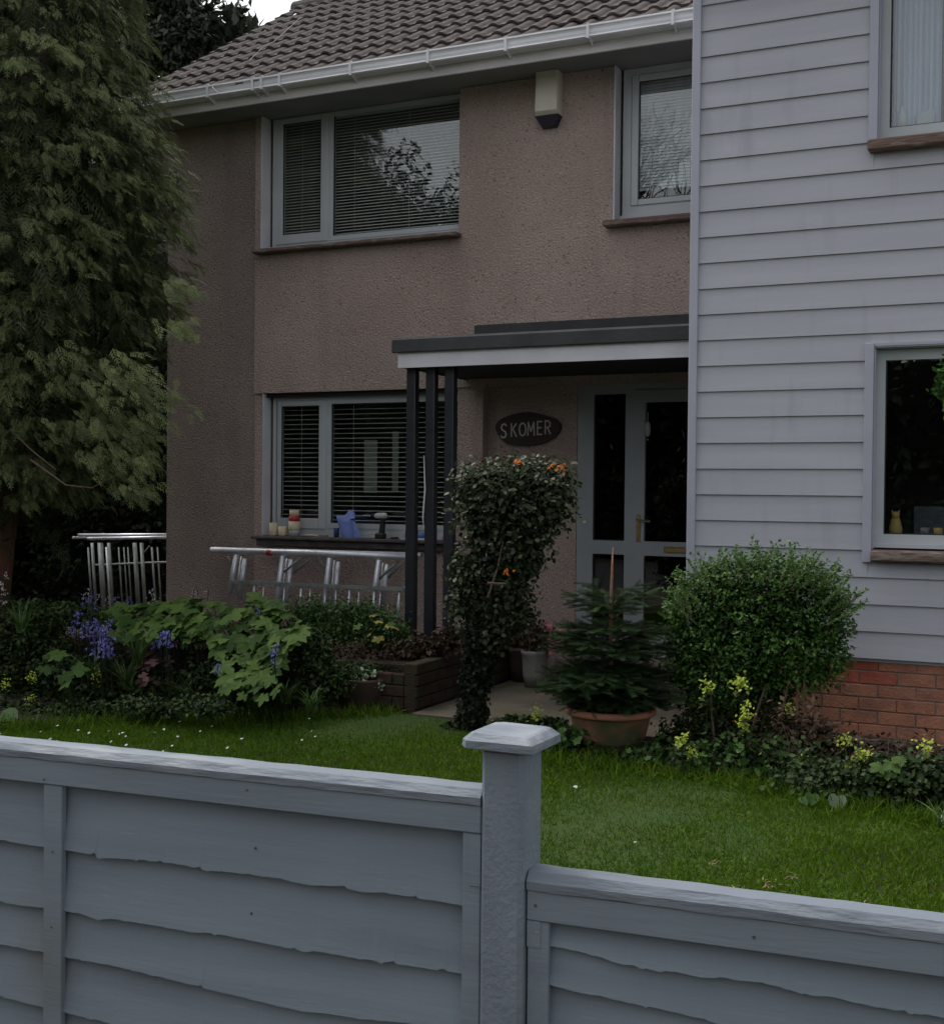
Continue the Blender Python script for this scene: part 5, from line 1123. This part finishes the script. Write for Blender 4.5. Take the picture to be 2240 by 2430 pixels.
for x, y, Y, n_, s_, l_ in ((1383,1345,6.6,10,1.0,'spurge head highest on the left under the round bush'),(1448,1340,6.6,14,1.2,'brightest spurge head under the middle of the round bush'),(1460,1395,6.5,12,1.0,'upper half of the tall spurge below the round bush'),(1455,1420,6.5,12,1.0,'lower half of the tall spurge below the round bush'),
    (1545,1390,6.8,7,1.0,'dull spurge head in front of the bare bush stems'),(1335,1450,6.35,9,1.0,'spurge head right of the terracotta pot'),(1355,1475,6.35,6,.8,'small spurge head below the one beside the pot'),(1570,1490,6.5,7,.9,'spurge head left of centre in the right bed'),(1560,1500,6.5,5,.8,'half hidden spurge head low in the right bed'),
    (1655,1450,6.6,9,1.0,'spurge head against the bottom of the brick wall'),(1690,1480,6.3,12,1.1,'broad spurge head above the jagged leaf'),(1680,1505,6.3,12,1.1,'spurge head left of the jagged leaf'),(1812,1465,6.3,10,1.0,'rightmost spurge head in front of the plinth'),
    (8,1340,6.3,8,1.0,'yellow spurge head at the left photo edge'),(62,1330,6.4,10,1.0,'yellow spurge head left of the broad dull leaves'),(190,1325,6.5,8,1.0,'yellow spurge head under the bluebells'),(58,1370,6.3,7,.9,'low yellow spurge head near the left lawn edge'),(1050,1400,6.9,8,1.2,'pale green spurge between the ivy column and the pot')):
    euph(l_, x, y, Y, n_, s_)
# right bed ground cover
gc = thing('ground_cover', 'dark ivy and bramble ground cover filling the right bed along the lawn', 'undergrowth', (-1.5,6.7,0))
G0 = Vector((-1.5,6.7,0))
leafy('leaves', px_blobs([(1100,1450,60,22),(1150,1500,70,20),(1230,1500,70,28),(1310,1490,70,35),(1380,1500,70,35),(1450,1500,80,45),(1530,1500,80,50),(1600,1510,70,45)], 6.6, G0, ysq=.8), 15000, .026, M['g_ivyd'], gc, base=IVY, shell=.8, amp=.45, nf=5)
leafy('leaves', px_blobs([(1600,1540,70,35),(1680,1550,70,45),(1760,1570,70,50),(1840,1580,60,60),(1800,1520,60,30),(1720,1510,60,25)], 6.3, G0, ysq=.8), 12000, .026, M['g_ivyd'], gc, base=IVY, shell=.8, amp=.45, nf=5)
leafy('brown_stems', px_blobs([(1580,1450,70,45),(1640,1490,60,35),(1730,1490,70,30),(1800,1490,60,30)], 6.7, G0, ysq=.6), 5000, .035, M['g_brown'], gc, shell=.9, amp=.6)
leafy('leaves', px_blobs([(1020,1420,50,14),(1075,1425,40,18),(1000,1430,50,12)], 6.95, G0, ysq=.6), 2500, .03, M['g_ivyd'], gc, base=IVY, shell=.8)
MB().box(-.55,1.8,-.25,.75,-.1,.05).build('leaf_litter', M['soil'], gc); MB().box(-1.15,-.551,-.20,.30,-.1,.02).build('leaf_litter', M['soil'], gc)
leafy('fresh_leaves', px_blobs([(1110,1440,50,20),(1300,1480,60,30),(1400,1490,70,35),(1480,1490,60,40),(1640,1540,60,30),(1780,1560,70,40),(1840,1600,20,30)], 6.45, G0, ysq=.5), 420, .038, M['g_box'], gc, base=IVY, shell=.7)
leafy('leaves', [(1.2+.45*k,-.15,.08,.35,.3,.13) for k in range(5)], 4000, .03, M['g_ivyd'], gc, base=IVY, shell=.8, amp=.4)
bs = MB()
for i in range(46):
    x = rng.uniform(1540,1848); a = at(x, rng.uniform(1500,1560), Y=6.5)-G0; b = a+Vector((rng.normal()*.10, rng.normal()*.05, rng.uniform(.08,.26))); m_ = (a+b)/2+Vector((rng.normal()*.03,0,.02))
    bs.tube([a, m_, b], [.0028,.002,.001], 4, cap=False)
bs.build('bare_twigs', M['twig'], gc, kind='stuff')
# single large leaves in the right bed
t = thing('seedling', 'young jagged maple leaf spray beside the yellow spurge heads', 'plant', tuple(at(1735,1515,Y=6.1)))
for x, y, s in ((1745,1492,.075),(1722,1500,.06),(1765,1488,.05),(1738,1512,.06)):
    place_leaf(mm[2], t, at(x, y, Y=6.1), Vector((.1,-.5,.8)), Vector((rr.gauss(0,.7),-.6,-.5)), s)
t = thing('heart_leaf_plant', 'pale heart shaped leaf at the lawn edge of the right bed', 'plant', tuple(at(1632,1590,Y=6.05)))
hv = [(0,0),(-.15,.25),(-.05,.5),(.25,.58),(.6,.42),(1,0),(.6,-.42),(.25,-.58),(-.05,-.5),(-.15,-.25)]
hm = bpy.data.meshes.new('heart_leaf'); hm.from_pydata([(x,y,-.1*x*x+.08*abs(y)) for x,y in hv], [], [(0,1,2,3,4,5),(0,5,6,7,8,9)]); hm.materials.append(M['g_var'])
a_ = hm.attributes.new('v','FLOAT','POINT'); a_.data.foreach_set('value', np.full(10,.28,np.float32))
place_leaf(hm, t, at(1640,1560,Y=6.05), Vector((.1,-.9,.35)), Vector((-.05,-.2,-1)), .075)
hm2 = hm.copy(); hm2.materials[0] = M['g_box']
for x, y, s in ((1590,1556,.06),(1660,1590,.045),(1572,1562,.05)): place_leaf(hm2, t, at(x, y, Y=6.05), Vector((rr.gauss(0,.2),-.6,.6)), Vector((rr.gauss(0,.5),-.5,-.5)), s)
t = thing('dock_leaf', 'broad green leaf lying at the left lawn edge', 'plant', tuple(at(12,1405,Y=5.9)))
for x, y, s in ((0,1400,.16),): place_leaf(hm2, t, at(x, y, Y=5.9), Vector((0,-.35,.9)), Vector((1,-.1,0)), s)
# leafy branch reaching into the right photo edge
t = thing('overhanging_branch', 'small green leaf spray reaching in from the right photo edge', 'plant', tuple(at(1862,760,Y=7.2)))
pp = np.array([tuple(at(1848+rng.normal()*9, 755+rng.normal()*22, Y=7.2)-Vector(t.location)) for _ in range(90)]); k = 90
scatter('leaves', LEAF, pp, frames(randu(k)+np.array([0,-.5,.5]), randu(k)+np.array([-.8,0,.2])), .032+.02*rng.random(k), M['g_box'], t, kind='stuff')
MB().tube([(.45,.0,.0),(.05,0,.01),(-.02,0,.0)], [.006,.004,.002], 5).build('branch', M['twig'], t)
# dark twiggy shoot against house wall beside the conifer
t = thing('wall_climber', 'small dark twiggy shoot against the wall right of the cypress', 'plant', tuple(at(340,370,Y=8.8)))
pp = np.array([tuple(at(338+rng.normal()*11, 370+rng.normal()*18, Y=8.8)-Vector(t.location)) for _ in range(120)])
scatter('leaves', LEAF, pp, frames(randu(120), randu(120)), .05+.03*rng.random(120), M['g_yew'], t, kind='stuff')
